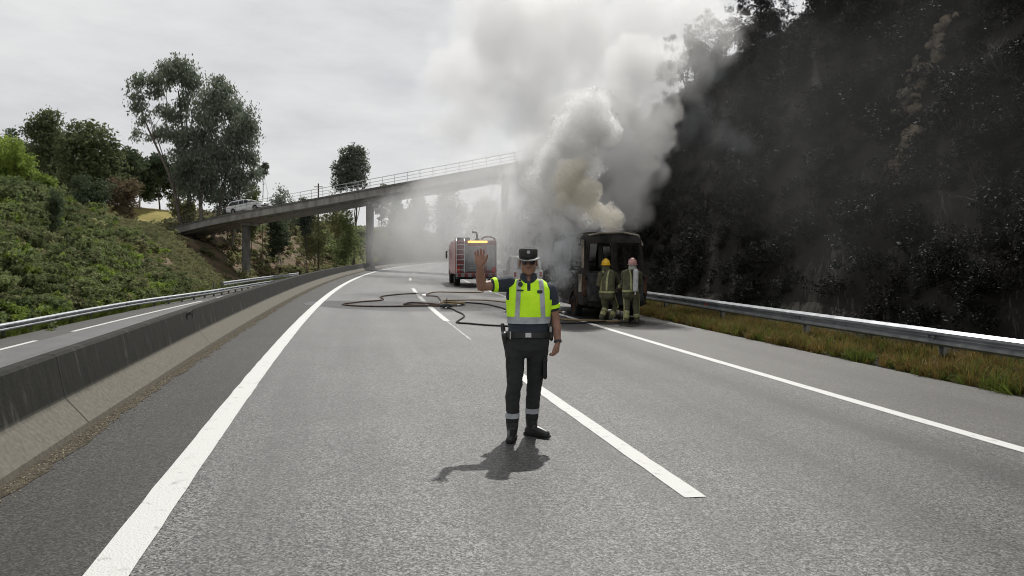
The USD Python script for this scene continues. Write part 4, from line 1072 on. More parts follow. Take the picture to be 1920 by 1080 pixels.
def loft(rings, off=0.0, n=40, power=2.4):
    """rings: (cx, cy, z, rx, ry); a closed body of superelliptic sections, rounded between them."""
    R = np.array(rings, float); zz = np.linspace(R[0, 2], R[-1, 2], 34)
    if R[0, 2] > R[-1, 2]: R = R[::-1]; zz = zz[::-1]
    from scipy.interpolate import PchipInterpolator
    q = PchipInterpolator(R[:, 2], R)(zz); a = np.arange(n) * 2 * np.pi / n
    ca, sa = np.cos(a), np.sin(a); e = 2 / power
    v = np.stack([q[:, 0:1] + (q[:, 3:4] + off) * np.sign(ca) * np.abs(ca) ** e, q[:, 1:2] + (q[:, 4:5] + off) * np.sign(sa) * np.abs(sa) ** e, np.repeat(q[:, 2:3], n, 1)], -1)
    return mani(_rings(v))


def to_tm(m, smooth_it=0, refine=None, wr=0.0, wseed=0, wscale=9.0):
    if refine: m = m.refine_to_length(refine)
    a = m.to_mesh(); t = trimesh.Trimesh(np.array(a.vert_properties[:, :3]), np.array(a.tri_verts), process=False)
    if smooth_it: trimesh.smoothing.filter_taubin(t, iterations=smooth_it)
    if wr: t.vertices += t.vertex_normals * ((meshkit.fbm(t.vertices * [wscale, wscale, wscale * 1.6], 3, wseed) - .5) * 2 * wr)[:, None]
    return t


def zslab(z0, z1): return mbox(-2, 2, -2, 2, z0, z1)


def hand(w, d, up, side, curl=(.25, .2, .25, .35), spread=.09, L_=.185, thumb_out=.75):
    """w: wrist, d: towards the fingers, up: the palm's inner side, side: towards the thumb. Palm, four bent fingers of their own lengths, thumb."""
    d = np.asarray(d, float) / np.linalg.norm(d); up = np.asarray(up, float); up = up - d * (up @ d); up /= np.linalg.norm(up)
    sd = np.cross(d, up); sd = sd if sd @ np.asarray(side, float) > 0 else -sd
    P = lambda a, b, c=0: np.asarray(w) + d * a * L_ + sd * b * L_ + up * c * L_
    m = m3.Manifold.hull_points(np.vstack([sph_pts(P(.0, .07), .019), sph_pts(P(.0, -.07), .018), sph_pts(P(.47, .18), .0135), sph_pts(P(.45, -.2), .012), sph_pts(P(.25, .2, .02), .015), sph_pts(P(.2, -.19, .02), .014)]))
    for k, (b, ln, r) in enumerate(((.18, .40, .0095), (.06, .45, .0098), (-.07, .42, .0095), (-.19, .33, .0085))):
        p = P(.44, b); ang = curl[k]; dirv = d * 1 + sd * spread * (1.2 - k * .9); dirv /= np.linalg.norm(dirv); ch = [(p, r * 1.12)]; f = 0
        for q, seg in enumerate((.46, .30, .24)):
            f += ang * (1, 1.2, .9)[q]; v = dirv * math.cos(f) + up * math.sin(f); p = p + v * ln * L_ * seg; ch.append((p, r * (1.0, .92, .8)[q]))
        m += bone(*ch, n=8)
    p0 = P(.12, .17, .04); v1 = sd * thumb_out + d * .75 + up * .25; v1 /= np.linalg.norm(v1); v2 = sd * thumb_out * .45 + d * .95 + up * .2; v2 /= np.linalg.norm(v2)
    m += bone((p0, .0165), (p0 + v1 * .22 * L_, .0125), (p0 + v1 * .22 * L_ + v2 * .17 * L_, .0115), (p0 + v1 * .22 * L_ + v2 * .31 * L_, .009), n=8)
    return m


def head(c, yaw=0.0, hw=.077):
    """A head facing -y before yaw: skull, jaw, brow, nose, lips, ears."""
    m = m3.Manifold.hull_points(np.vstack([sph_pts((0, .012, .045), (hw, .098, .088), 22), sph_pts((0, -.028, -.02), (hw * .86, .062, .06), 18)]))
    m += m3.Manifold.hull_points(np.vstack([sph_pts((0, -.03, -.02), (hw * .84, .058, .05)), sph_pts((0, -.066, -.088), (.028, .022, .022)), sph_pts((-.05, -.02, -.062), .018), sph_pts((.05, -.02, -.062), .018)]))
    m += m3.Manifold.hull_points(np.vstack([sph_pts((0, -.088, .02), .008), sph_pts((0, -.112, -.022), .010), sph_pts((-.016, -.094, -.028), .008), sph_pts((.016, -.094, -.028), .008)]))
    m += ball((0, -.084, -.052), (.024, .010, .006)) + ball((0, -.082, -.063), (.021, .011, .007)) + m3.Manifold.hull_points(np.vstack([sph_pts((-.045, -.07, .03), .011), sph_pts((.045, -.07, .03), .011), sph_pts((0, -.086, .03), .010)]))
    for s in (-1, 1):
        m += ball((s * (hw + .004), .018, 0.0), (.011, .020, .032))
    return m.rotate((0, 0, math.degrees(yaw))).translate(tuple(map(float, c)))


def person(label, o):
    return thing('person', label, 'person', o)


# --- the officer: origin on the road between the feet, facing the viewer
OY = 6.98; o = np.array([.1, OY, -.068])
J = lambda px, py, dy=0.0: at(px, py, OY + dy) - o
of = person('person in lime vest and dark cap standing on the road with right hand raised', o)
TR = [(.05, .0, .78, .165, .105), (.05, .0, .86, .192, .122), (.05, .0, .95, .186, .122), (.052, -.005, 1.04, .176, .118), (.055, -.01, 1.12, .180, .122), (.058, -.005, 1.22, .192, .128), (.06, 0, 1.32, .203, .128), (.06, .01, 1.40, .200, .112), (.058, .015, 1.455, .150, .086), (.055, .018, 1.50, .085, .066)]
hc = J(990.5, 494) ; hc[2] += .0
Sr, Er, Wr = J(950, 532), J(902, 537, -.10), J(900, 500, -.20)
Sl, El, Wl = J(1031, 544), J(1041, 598, .02), J(1046, 640, -.04)
body = (loft(TR) ^ zslab(.87, 2)) + bone((J(990, 530, .02), .062), ((hc[0], hc[1] + .012, hc[2] - .06), .058)) + head(hc, .04)
body += bone((Sr, .062), ((Sr + Er) / 2, .052), (Er, .043), ((Er * .62 + Wr * .38), .044), (Wr, .029)) + hand(Wr + (Wr - Er) / np.linalg.norm(Wr - Er) * .012, J(899, 462, -.20) - Wr, (0, -1, .1), (1, 0, 0), curl=(.10, .06, .10, .16), spread=.13, L_=.168)
body += bone((Sl, .062), ((Sl + El) / 2, .052), (El, .043), ((El * .62 + Wl * .38), .044), (Wl, .029)) + hand(Wl + (Wl - El) / np.linalg.norm(Wl - El) * .012, J(1043, 668, -.05) - Wl, (-.9, .25, 0), (0, -1, 0), curl=(.5, .55, .6, .62), spread=.0, L_=.185, thumb_out=.35)
LEG = {'l': [(J(968, 645), .104), (J(966, 676, -.02), .086), (J(965, 718, -.06), .068), (J(961.5, 745, -.06), .065), (J(960.5, 790, -.04), .056)], 'r': [(J(1008, 645), .106), (J(1006.5, 676, .02), .093), (J(1003, 714, .06), .072), (J(1000, 740, .10), .065), (J(997, 782, .13), .056)]}
for k in LEG: body += bone(*[(p, r * .8) for p, r in LEG[k]])
obj('body', to_tm(body, 3, .014), 'skin', of, smooth=50)
# trousers
tr = loft([(.05, 0, .755, .075, .06), (.05, 0, .80, .135, .09), (.05, 0, .85, .180, .115)] + TR[2:5], .012) ^ zslab(.70, 1.0)
for k in LEG: tr += bone(*[(p, r + .004) for p, r in LEG[k]])
trm = obj('trousers', to_tm(tr, 14, .014, .011, 5, 11), 'trouser_cloth', of, smooth=55)
for k, z in (('l', .228), ('r', .222)):                           # silver bands near the hems
    bnd = bone(*[(p, r + .0095) for p, r in LEG[k]])
    zc = J(960, 778, -.04)[2] if k == 'l' else J(996, 769, .13)[2]
    obj('silver_band', to_tm(bnd ^ zslab(zc - .024, zc + .024), 0), 'silver_tape', trm, smooth=40)
for px, dx in ((953.5, -.008), (1021, .008)):
    q = J(px, 690); obj('pocket', box(.035, .16, .19, q[0] + dx * .3, q[1] - .01, q[2], .014), 'trouser_cloth', trm); obj('pocket_flap', box(.044, .17, .05, q[0] + dx * .3, q[1] - .01, q[2] + .085, .012), 'trouser_cloth', trm)
# boots
def boot(ank, yaw, name='boot', mm='black_leather', parent=of, k=1.0, groundz=0.0):
    a = np.asarray(ank, float); f = np.array([math.sin(yaw), -math.cos(yaw), 0]); g_ = np.array([a[0], a[1], groundz])
    m = bone((a + [0, 0, .02], .060 * k), (g_ + [0, 0, .085 * k], .052 * k)) + m3.Manifold.hull_points(np.vstack([sph_pts(g_ + [0, 0, .075 * k], .046 * k), sph_pts(g_ - f * .035 + [0, 0, .045], .042 * k), sph_pts(g_ + f * .09 * k + [0, 0, .052], .040 * k), sph_pts(g_ + f * .165 * k + [0, 0, .036], .034 * k)]))
    sole = m3.Manifold.hull_points(np.vstack([sph_pts(g_ - f * .045 + [0, 0, .017], (.046 * k, .046 * k, .016)), sph_pts(g_ + f * .08 * k + [0, 0, .017], (.050 * k, .050 * k, .016)), sph_pts(g_ + f * .175 * k + [0, 0, .017], (.038 * k, .038 * k, .016))]))
    b = obj(name, to_tm(m, 2, .02), mm, parent, smooth=50); obj('sole', to_tm(sole), 'rubber', b, smooth=40)
gz = lambda q: float(road_z(road_of(q[0] + o[0], q[1] + o[1])[1])) - o[2]
al, ar = LEG['l'][-1][0].copy(), LEG['r'][-1][0].copy(); al[2] = .14; ar[2] = .14
boot(al, -.12, groundz=gz(al)); boot(ar, .95, groundz=gz(ar))
# shirt: trunk, sleeves, collar
sh = (loft(TR, .010) ^ zslab(.985, 1.475)) + bone((Sr + [.02, 0, 0], .078), ((Sr * .52 + Er * .48), .066)) + bone((Sl + [-.01, 0, 0], .078), ((Sl * .45 + El * .55), .066))
st = obj('polo_shirt', to_tm(sh, 4, .016, .009, 8, 8), 'navy_cloth', of, smooth=55)
cl = loft([(.055, .012, 1.445, .105, .088), (.055, .008, 1.50, .082, .076), (.055, .004, 1.545, .076, .072)], .0) - loft([(.055, .012, 1.40, .06, .06), (.055, .004, 1.60, .064, .062)]) - m3.Manifold.hull_points(np.array([(.055 - .002, -.2, 1.44), (.055 + .002, -.2, 1.44), (.005, -.2, 1.60), (.105, -.2, 1.60), (.054, -.03, 1.44), (.056, -.03, 1.44), (.005, -.03, 1.6), (.105, -.03, 1.6)]))
obj('collar', to_tm(cl), 'navy_cloth', st, smooth=40)
for S, E, f, e in ((Sr, Er, .42, .56), (Sl, El, .50, .62)):
    a, b = S + (E - S) * f, S + (E - S) * e
    obj('lime_cuff', tube([a, a + (b - a) * .5, b], np.array([.0705, .0695, .0675]), 24), 'lime_cloth', st, smooth=40)
# vest
vz0, vz1 = 1.145, 1.485
cutn = loft([(.055, .012, 1.40, .098, .095), (.055, .0, 1.462, .090, .092), (.055, .0, 1.56, .085, .085)]) ^ zslab(1.452, 1.6)
plk = mbox(.055 - .015, .055 + .015, -.4, -.02, 1.385, 1.6)
arms = mbox(-.6, -.128, -.4, .4, 1.30, 1.7) + mbox(.247, .8, -.4, .4, 1.30, 1.7)
vest_out = loft(TR, .020); vest_in = loft(TR, .0125)
vshape = lambda off, z0, z1: ((loft(TR, off) ^ zslab(z0, z1)) - vest_in - cutn - plk - arms)
vt = obj('safety_vest', to_tm(vshape(.020, vz0, vz1), 0, .018, .004, 12, 7), 'lime_cloth', of, smooth=50)
obj('silver_band', to_tm(vshape(.0235, 1.083, vz0 + .001)), 'silver_tape', vt, smooth=40)
for x0, x1 in ((-.075, -.032), (.165, .208)):
    sk = m3.Manifold.hull_points(np.array([(x0 + .018 * (1 if x0 < 0 else -1), y, 1.49) for y in (-.4, .4)] + [(x1 + .018 * (1 if x0 < 0 else -1), y, 1.49) for y in (-.4, .4)] + [(x0, y, 1.14) for y in (-.4, .4)] + [(x1, y, 1.14) for y in (-.4, .4)]))
    obj('silver_stripe', to_tm(vshape(.0245, 1.146, 1.484) ^ sk, 0, .018, .004, 12, 7), 'silver_tape', vt, smooth=40)
def on_chest(px, py, w, h, name, material, parent, kind='box'):
    q = J(px, py); yy = -(np.interp(q[2], [r[2] for r in TR], [r[4] for r in TR]) + .024) + .003
    obj(name, box(w, .006, h, q[0], yy, q[2], .002) if kind == 'box' else to_tm(m3.Manifold.cylinder(.006, w, w, 24, True).rotate((90, 0, 0)).translate((float(q[0]), float(yy), float(q[2])))), material, parent)
on_chest(975.5, 532, .022, .022, 'round_badge', 'patch_dark', vt, 'disc'); on_chest(975, 525, .022, .014, 'badge_crown', 'patch_dark', vt)
on_chest(975, 543, .062, .014, 'name_strip', 'patch_dark', vt); on_chest(1011, 545.5, .048, .028, 'chest_patch', 'patch_dark', vt)
# belt and what hangs from it
bl = obj('belt', to_tm((loft(TR, .026) ^ zslab(.955, 1.005)) - loft(TR, .010)), 'black_leather', of, smooth=40)
q = J(990, 626); obj('buckle', box(.06, .014, .045, q[0], -.150, .98, .006), 'bright_metal', bl)
q = J(946, 640); obj('holster', to_tm(m3.Manifold.hull_points(np.vstack([sph_pts(q + [0, -.03, .06], .030), sph_pts(q + [0, .05, .06], .030), sph_pts(q + [.02, .0, -.09], .020)])) + bone((q + [-.008, .02, .07], .022), (q + [-.02, .05, .15], .020)), 1, .02), 'black_leather', bl, smooth=50)
q = J(957, 624); obj('key_ring', box(.012, .02, .07, q[0], -.128, q[2] - .01, .004), 'bright_metal', bl)
q = J(1030, 618); obj('radio', cat(box(.045, .05, .13, q[0] + .012, -.02, q[2] - .02, .012), tube([(q[0] + .012, -.02, q[2] + .04), (q[0] + .014, -.02, q[2] + .15)], .006, 6)), 'black_plastic', bl)
obj('pouch', box(.03, .10, .10, q[0] + .02, .05, q[2] - .06, .012), 'black_leather', bl)
obj('handcuff_case', box(.022, .055, .055, q[0] + .008, -.065, q[2] + .01, .008), 'pale_edge', bl)
d = (Wl - El) / np.linalg.norm(Wl - El); obj('wrist_watch', tube([Wl - d * .012, Wl + d * .012], .036, 16), 'black_plastic', of)
# cap, sunglasses, hair
hz = hc + [0, .006, .0]
cp = loft([(hz[0], hz[1], hz[2] + .058, .084, .104), (hz[0], hz[1], hz[2] + .085, .086, .106), (hz[0], hz[1], hz[2] + .118, .089, .108), (hz[0], hz[1] + .004, hz[2] + .138, .083, .10), (hz[0], hz[1] + .004, hz[2] + .145, .05, .06)], power=2.2)
cpo = obj('cap', to_tm(cp), 'cap_cloth', of, smooth=40)
obj('cap_band', to_tm((loft([(hz[0], hz[1], hz[2] + .056, .086, .106), (hz[0], hz[1], hz[2] + .088, .089, .109)], power=2.2)) - loft([(hz[0], hz[1], hz[2] + .03, .084, .104), (hz[0], hz[1], hz[2] + .12, .084, .104)], power=2.2)), 'black_leather', cpo, smooth=40)
vis = (m3.Manifold.cylinder(.010, .098, .098, 40).scale((1, 1.15, 1)) - mbox(-1, 1, -.02, 1, -1, 1)).rotate((14, 0, 0)).translate((float(hz[0]), float(hz[1]) - .065, float(hz[2]) + .050))
obj('visor', to_tm(vis), 'black_leather', cpo, smooth=30)
ed = [(hz[0] + .099 * math.cos(a), hz[1] - .065 + (.113 * math.sin(a)) * .97, hz[2] + .055 + .113 * math.sin(a) * .25) for a in np.linspace(math.pi + .15, 2 * math.pi - .15, 20)]
obj('visor_edge', tube(ed, .006, 6), 'pale_edge', cpo)
obj('cap_badge', to_tm(m3.Manifold.cylinder(.008, .016, .016, 20, True).rotate((90, 0, 0)).translate((float(hz[0]), float(hz[1]) - .111, float(hz[2]) + .106))), 'silver_tape', cpo)
sg_ = m3.Manifold()
for s in (-1, 1): sg_ += m3.Manifold.hull_points(np.vstack([sph_pts((hc[0] + s * .016, hc[1] - .098, hc[2] + .030), (.006, .008, .012)), sph_pts((hc[0] + s * .062, hc[1] - .075, hc[2] + .032), (.006, .008, .013)), sph_pts((hc[0] + s * .040, hc[1] - .088, hc[2] - .002), (.016, .008, .010))])) + bone(((hc[0] + s * .068, hc[1] - .068, hc[2] + .035), .005), ((hc[0] + s * .082, hc[1] + .015, hc[2] + .03), .004))
sg_ += bone(((hc[0] - .014, hc[1] - .104, hc[2] + .034), .005), ((hc[0] + .014, hc[1] - .104, hc[2] + .034), .005))
obj('sunglasses', to_tm(sg_), 'dark_glass', of, smooth=40)
hr = (ball(hc + [0, .018, .045], (.081, .100, .09), 28) - mbox(float(hc[0]) - 1, float(hc[0]) + 1, float(hc[1]) - 1, float(hc[1]) - .022, 0, 3)) ^ zslab(float(hc[2]) - .03, float(hc[2]) + .07)
obj('hair', to_tm(hr), 'hair_grey', of, smooth=40)


# --- the two firefighters at the minibus, seen from behind
def firefighter(label, foot, px, helmet_mat, jacket_mat, JJ, yaw, tank=True):
    """JJ: joints in picture pixels with depth offsets around the standing depth."""
    p0 = on_road(*foot); t = person(label, p0); Y = p0[1]
    q = {k: at(v[0], v[1], Y + (v[2] if len(v) > 2 else 0)) - p0 for k, v in JJ.items()}
    f = np.array([math.sin(yaw), math.cos(yaw), 0]); rt = np.array([f[1], -f[0], 0])              # the way the figure faces, and its right
    neck, hip = q['neck'], q['hip']; ax = (neck - hip) / np.linalg.norm(neck - hip)
    torso = m3.Manifold.hull_points(np.vstack([sph_pts(neck - ax * .07 + rt * .15, .085), sph_pts(neck - ax * .07 - rt * .15, .085), sph_pts(hip + rt * .11, .12), sph_pts(hip - rt * .11, .12), sph_pts((neck + hip) / 2, (.20, .16, .16))]))
    armb = lambda g_: bone((q['s' + g_], .080), (q['e' + g_], .066), (q['w' + g_], .052))
    legb = lambda g_, k=0.: bone((q['h' + g_], .115 + k), (q['k' + g_], .092 + k), (q['a' + g_], .078 + k))
    bodym = bone((neck, .06), (q['head'], .055)) + head(q['head'], yaw + math.pi) + bone((q['wl'], .035), (q['wl'] + (q['wl'] - q['el']) * .12, .03)) + bone((q['wr'], .035), (q['wr'] + (q['wr'] - q['er']) * .12, .03)) + torso.scale((1, 1, 1)) + legb('l', -.03) + legb('r', -.03) + bone((q['sl'], .05), (q['el'], .045), (q['wl'], .035)) + bone((q['sr'], .05), (q['er'], .045), (q['wr'], .035))
    for g_ in 'lr':
        dd = q['w' + g_] - q['e' + g_]; bodym += hand(q['w' + g_] + dd / np.linalg.norm(dd) * .03, dd, (0, 0, -1), -rt if g_ == 'r' else rt, curl=(.7, .7, .7, .75), L_=.19)
    obj('body', to_tm(bodym, 2, .02), 'skin', t, smooth=50)
    jk = m3.Manifold.hull_points(np.vstack([sph_pts(neck - ax * .06 + rt * .16, .095), sph_pts(neck - ax * .06 - rt * .16, .095), sph_pts(hip - ax * .06 + rt * .12, .135), sph_pts(hip - ax * .06 - rt * .12, .135), sph_pts((neck + hip) / 2, (.21, .18, .17))]))
    jk = jk + armb('l') + armb('r')
    jo = obj('jacket', to_tm(jk, 4, .025, .012, 21), jacket_mat, t, smooth=55)
    # a band around the jacket, two over the shoulders, cuffs
    big = m3.Manifold.hull_points(np.vstack([sph_pts(neck - ax * .06 + rt * .16, .104), sph_pts(neck - ax * .06 - rt * .16, .104), sph_pts(hip - ax * .06 + rt * .12, .146), sph_pts(hip - ax * .06 - rt * .12, .146), sph_pts((neck + hip) / 2, (.22, .19, .18))]))
    zm = float(hip[2]) + .06
    obj('yellow_band', to_tm(big ^ zslab(zm - .03, zm + .03), 0), 'yellow_tape', jo, smooth=40)
    for s in (-1, 1):
        c = (neck + hip) / 2 + rt * s * .10
        bx_ = m3.Manifold.cube((.05, .8, .9), True).rotate((0, 0, -math.degrees(yaw))).translate(tuple(map(float, c)))
        obj('yellow_strap', to_tm((big ^ bx_) ^ zslab(zm + .04, 3)), 'yellow_tape', jo, smooth=40)
    for g_ in 'lr':
        d = q['w' + g_] - q['e' + g_]; obj('glove', to_tm(bone((q['w' + g_] - d * .08, .058), (q['w' + g_] + d / np.linalg.norm(d) * .09, .05)), 2, .02), 'turnout_dark', t, smooth=40)
        obj('cuff_band', to_tm(bone((q['e' + g_] + d * .50, .068), (q['e' + g_] + d * .66, .064)) , 1, .02), 'yellow_tape', jo, smooth=40)
    tr = m3.Manifold.hull_points(np.vstack([sph_pts(hip + rt * .10, .13), sph_pts(hip - rt * .10, .13)])) + legb('l') + legb('r')
    to = obj('trousers', to_tm(tr, 4, .025, .014, 33, 12), 'turnout_cloth', t, smooth=55)
    for g_ in 'lr':
        k_, a_ = q['k' + g_], q['a' + g_]
        for f0, f1 in ((.62, .74), (.30, .38)) if g_ == 'l' else ((.60, .72),):
            obj('yellow_band', to_tm(bone((k_ + (a_ - k_) * f0, .092 - .012 * f0 + .006), (k_ + (a_ - k_) * f1, .092 - .012 * f1 + .006)), 1, .02), 'yellow_tape', to, smooth=40)
        side_ = [q['h' + g_] + rt * (.118 if g_ == 'r' else -.118) - f * .02, k_ + rt * (.095 if g_ == 'r' else -.095) - f * .02, a_ + rt * (.082 if g_ == 'r' else -.082)]
        obj('yellow_stripe', tube([s_ for s_ in side_], .018, 6), 'yellow_tape', to)
        ank = a_.copy(); gzz = float(road_z(road_of(ank[0] + p0[0], ank[1] + p0[1])[1])) - p0[2]
        boot(ank, math.pi - yaw + (.2 if g_ == 'l' else -.2), 'boot', 'turnout_dark', t, 1.15, gzz)
    h = q['head'] + [0, .0, .045]
    hm = (ball(h + [0, 0, .0], (.125, .145, .125), 30) ^ zslab(float(h[2]) - .06, 4)) + (m3.Manifold.cylinder(.018, .165, .165, 36).scale((.92, 1.08, 1)).translate((float(h[0]), float(h[1]), float(h[2]) - .066)))
    ho = obj('helmet', to_tm(hm, 1, .02), helmet_mat, t, smooth=40)
    obj('helmet_crest', tube([h + f * .125 * math.cos(a) * 1.05 + np.array([0, 0, .125 * math.sin(a) * 1.02]) for a in np.linspace(.25, math.pi - .2, 12)], .018, 6), helmet_mat, ho)
    obj('neck_guard', to_tm((loft([(h[0], h[1], h[2] - .20, .125, .12), (h[0], h[1], h[2] - .07, .105, .115)]) - loft([(h[0], h[1], h[2] - .22, .112, .108), (h[0], h[1], h[2] - .05, .094, .102)])) ), 'pale_edge' if tank else 'turnout_cloth', ho, smooth=40)
    if tank:
        b0, b1 = hip + ax * .10 - f * .24, neck - ax * .02 - f * .22
        ts = obj('air_cylinder', to_tm(bone((b0, .075), (b1, .075)), 0), 'tank_grey', t, smooth=40)
        obj('valve', tube([b0 - ax * .07, b0 - ax * .14], .022, 8), 'bright_metal', ts)
        obj('back_plate', box(.26, .03, .46, *((b0 + b1) / 2 + f * .09), .012), 'turnout_dark', ts)
        obj('strap', tube([b1 + rt * .12 - f * -.1, neck + rt * .13 + f * .10 + ax * .02, (neck + hip) / 2 + rt * .16 + f * .16], .02, 6), 'tank_grey', ts)
    return t, q, p0


f1, q1, p1 = firefighter('person in olive fire suit and yellow helmet crouching slightly at the minibus tail', (1140, 601), 0, 'helmet_yellow', 'turnout_cloth', dict(
    head=(1136, 496, .1), neck=(1139, 508, .04), hip=(1138, 551), sl=(1126, 514), el=(1122, 534), wl=(1136, 546, .28), sr=(1153, 514), er=(1162, 532, .1), wr=(1168, 541, .35),
    hl=(1133, 553), kl=(1136, 575, .16), al=(1128, 594), hr=(1147, 553), kr=(1155, 574, .14), ar=(1146, 595, .06)), .75, False)
f2, q2, p2 = firefighter('person in olive fire suit with reddish helmet and grey air cylinder on the back', (1184, 606), 0, 'helmet_red', 'turnout_cloth', dict(
    head=(1186, 495), neck=(1184, 507), hip=(1182, 549), sl=(1170, 512), el=(1168, 532, .15), wl=(1160, 540, .42), sr=(1198, 513), er=(1200, 532, .1), wr=(1186, 543, .40),
    hl=(1175, 551), kl=(1175, 577), al=(1174, 600), hr=(1192, 551), kr=(1192, 577, .05), ar=(1194, 598, .08)), -.45, True)
# the hose the two of them hold
a = q2['wl'] + p2; b = q1['wr'] + p1
P = spline([np.array([a[0] + .12, a[1] - .10, a[2]]), a, (a + b) / 2, b + [0, .02, -.02], on_road(1170, 575) + [.0, .2, .75], on_road(1168, 592) + [0, .1, .28], on_road(1155, 604) + [0, 0, .03], on_road(1120, 603) + [0, 0, .03], on_road(1080, 602) + [0, 0, .03], on_road(1052, 600) + [0, 0, .03]], 110)
t = thing('fire_hose', 'pale brown fire hose held by the two firefighters and curving down to the road', 'hose', P[60])
obj('line', tube(P - P[60], .026, 8), 'hose_tan', t, smooth=True)
obj('nozzle', tube([P[0] - P[60] + (P[0] - P[3]) * .9, P[0] - P[60], P[3] - P[60]], np.array([.03, .024, .034]), 10), 'bright_metal', t)
# ------------------------------------------------------------------ smoke
def puff(c, r, amp, freq, seed, sub=3):
    """A billowing closed ball: lumps swell outwards, creases cut in."""
    b = trimesh.creation.icosphere(sub, 1.0); v = np.asarray(b.vertices); d = 0
    q = v * np.mean(r) * freq + seed * 7.3
    for k, (f, a) in enumerate(((1, 1.0), (2.1, .5))):
        d = d + a * (1 - np.abs(2 * meshkit.noise(q * f, seed + k) - 1))
    v = v * (1 + amp * (d[:, None] - .7)) * np.broadcast_to(r, (3,)) + c
    return m3.Manifold(m3.Mesh(v.astype(np.float32), np.asarray(b.faces, np.uint32)))


def smoke(name, parent, puffs, color, density, lump=1.0, lump_amt=.5, fine=2.2, fine_amt=.55, bias=0.0, soft=.35, aniso=.35, grow=1.25, depth=1.0, stretch=(1, 1, 1), seed=0, vor=True):
    """Smoke in the union of puffs (pixel x, pixel y, depth, pixel radius): dense inside, torn at its edges by lumps and fine noise."""
    C = [(at(px, py, y), rp / F * y) for px, py, y, rp in puffs]
    nodes = {'geo': ('geometry', {}), 'mp': ('mapping', {'scale': stretch}),
             'n': ('noise_texture', {'scale': fine, 'detail': 4.0, 'roughness': 0.6, 'distortion': 0.5}), 'nw': ('noise_texture', {'scale': lump * .8, 'detail': 1.0}),
             'ws': ('vector_math', {'math_type': 'scale', 'scale': .5 / lump}), 'wa': ('vector_math', {'math_type': 'add'}),
             'na': ('math', {'math_type': 'multiply_add', 'value2': fine_amt, 'value3': -fine_amt * .5}),
             'sum': ('math', {'math_type': 'add'}), 'd': ('map_range', {'range_type': 'smoothstep', 'from_min': -bias, 'from_max': soft - bias, 'to_min': 0.0, 'to_max': density, 'clamp': True}),
             'v': ('principled_volume', {'color': color, 'anisotropy': aniso})}
    links = [('geo.position', 'mp.vector'), ('mp.vector', 'n.vector'), ('mp.vector', 'nw.vector'), ('nw.color', 'ws.vector1'), ('mp.vector', 'wa.vector1'), ('ws.vector', 'wa.vector2'), ('n.fac', 'na.value1')]
    if vor:
        nodes['vo'] = ('voronoi_texture', {'scale': lump, 'feature': 'f1'}); nodes['va'] = ('math', {'math_type': 'multiply_add', 'value2': -lump_amt, 'value3': lump_amt * .5})
        links += [('wa.vector', 'vo.vector'), ('vo.distance', 'va.value1')]
    prev = None
    for i, (c, r) in enumerate(C):
        nodes[f'q{i}'] = ('vector_math', {'math_type': 'distance', 'vector2': tuple(c)}); nodes[f'f{i}'] = ('math', {'math_type': 'multiply_add', 'value2': -1 / r, 'value3': 1.0})
        links += [('geo.position', f'q{i}.vector1'), (f'q{i}.value', f'f{i}.value1')]
        if prev is None: prev = f'f{i}'
        else:
            nodes[f'm{i}'] = ('math', {'math_type': 'maximum'}); links += [(f'{prev}.value', f'm{i}.value1'), (f'f{i}.value', f'm{i}.value2')]; prev = f'm{i}'
    if vor:
        nodes['s0'] = ('math', {'math_type': 'add'}); links += [(f'{prev}.value', 's0.value1'), ('va.value', 's0.value2')]; prev = 's0'
    links += [(f'{prev}.value', 'sum.value1'), ('na.value', 'sum.value2'), ('sum.value', 'd.value'), ('d.result', 'v.density')]
    m_ = L[name + '_smoke'] = usdkit.material(stage, f'/World/Looks/{name}_smoke', nodes, links, volume='v.volume')
    hull = m3.Manifold.batch_boolean([puff(c, np.array([r, r * depth, r]) * grow, .10, .8, seed + i) for i, (c, r) in enumerate(C)], m3.OpType.Add)
    tm = to_tm(hull)
    if parent is None:
        return tm, m_
    return obj(name, tm, m_, parent)


core = [(1140, 426, 24.2, 28), (1105, 410, 24.2, 36), (1075, 385, 24.2, 46), (1050, 350, 24.1, 50), (1068, 315, 24.0, 52), (1086, 275, 23.8, 58), (1096, 238, 23.6, 56), (1112, 212, 23.5, 42), (1132, 252, 23.7, 34), (1046, 300, 24.0, 42), (1022, 405, 24.8, 46), (1014, 350, 24.8, 40)]
tan_ = [(1154, 418, 23.2, 20), (1142, 404, 23.0, 24), (1120, 396, 23.1, 22), (1090, 350, 22.9, 32), (1066, 335, 22.9, 36), (1056, 366, 23.1, 28), (1108, 356, 22.9, 20), (1080, 316, 23.0, 24), (1102, 380, 23.0, 24)]
lobe = [(1222, 150, 26.5, 50), (1238, 200, 26.2, 42), (1230, 255, 26.0, 38), (1216, 300, 25.8, 28), (1190, 118, 27, 50), (1170, 170, 27.5, 40), (1215, 215, 26.6, 40), (1245, 110, 27, 40)]
dark = [(1160, 225, 28.5, 44), (1165, 285, 28.2, 48), (1180, 345, 28, 46), (1192, 395, 27.6, 36), (1145, 385, 27.8, 38), (1000, 455, 29, 40), (975, 475, 31, 28)]
upper = [(1320, 70, 31, 80), (1290, 140, 30, 60), (1090, 60, 33, 150), (1195, 40, 33, 130), (985, 90, 35, 130), (1280, 30, 33, 90), (890, 150, 39, 110), (1010, 190, 34, 110), (950, 20, 37, 120), (860, 230, 40, 70), (1110, 150, 33, 90)]
sm = thing('smoke_plume', 'thick grey and tan smoke column rising from the burning minibus', 'smoke', (0, 0, 0))
smoke('core', sm, core, (.998, .997, .993), .26, lump=1.4, lump_amt=.7, fine=2.6, fine_amt=.6, bias=.06, soft=.25, aniso=.55, seed=1)
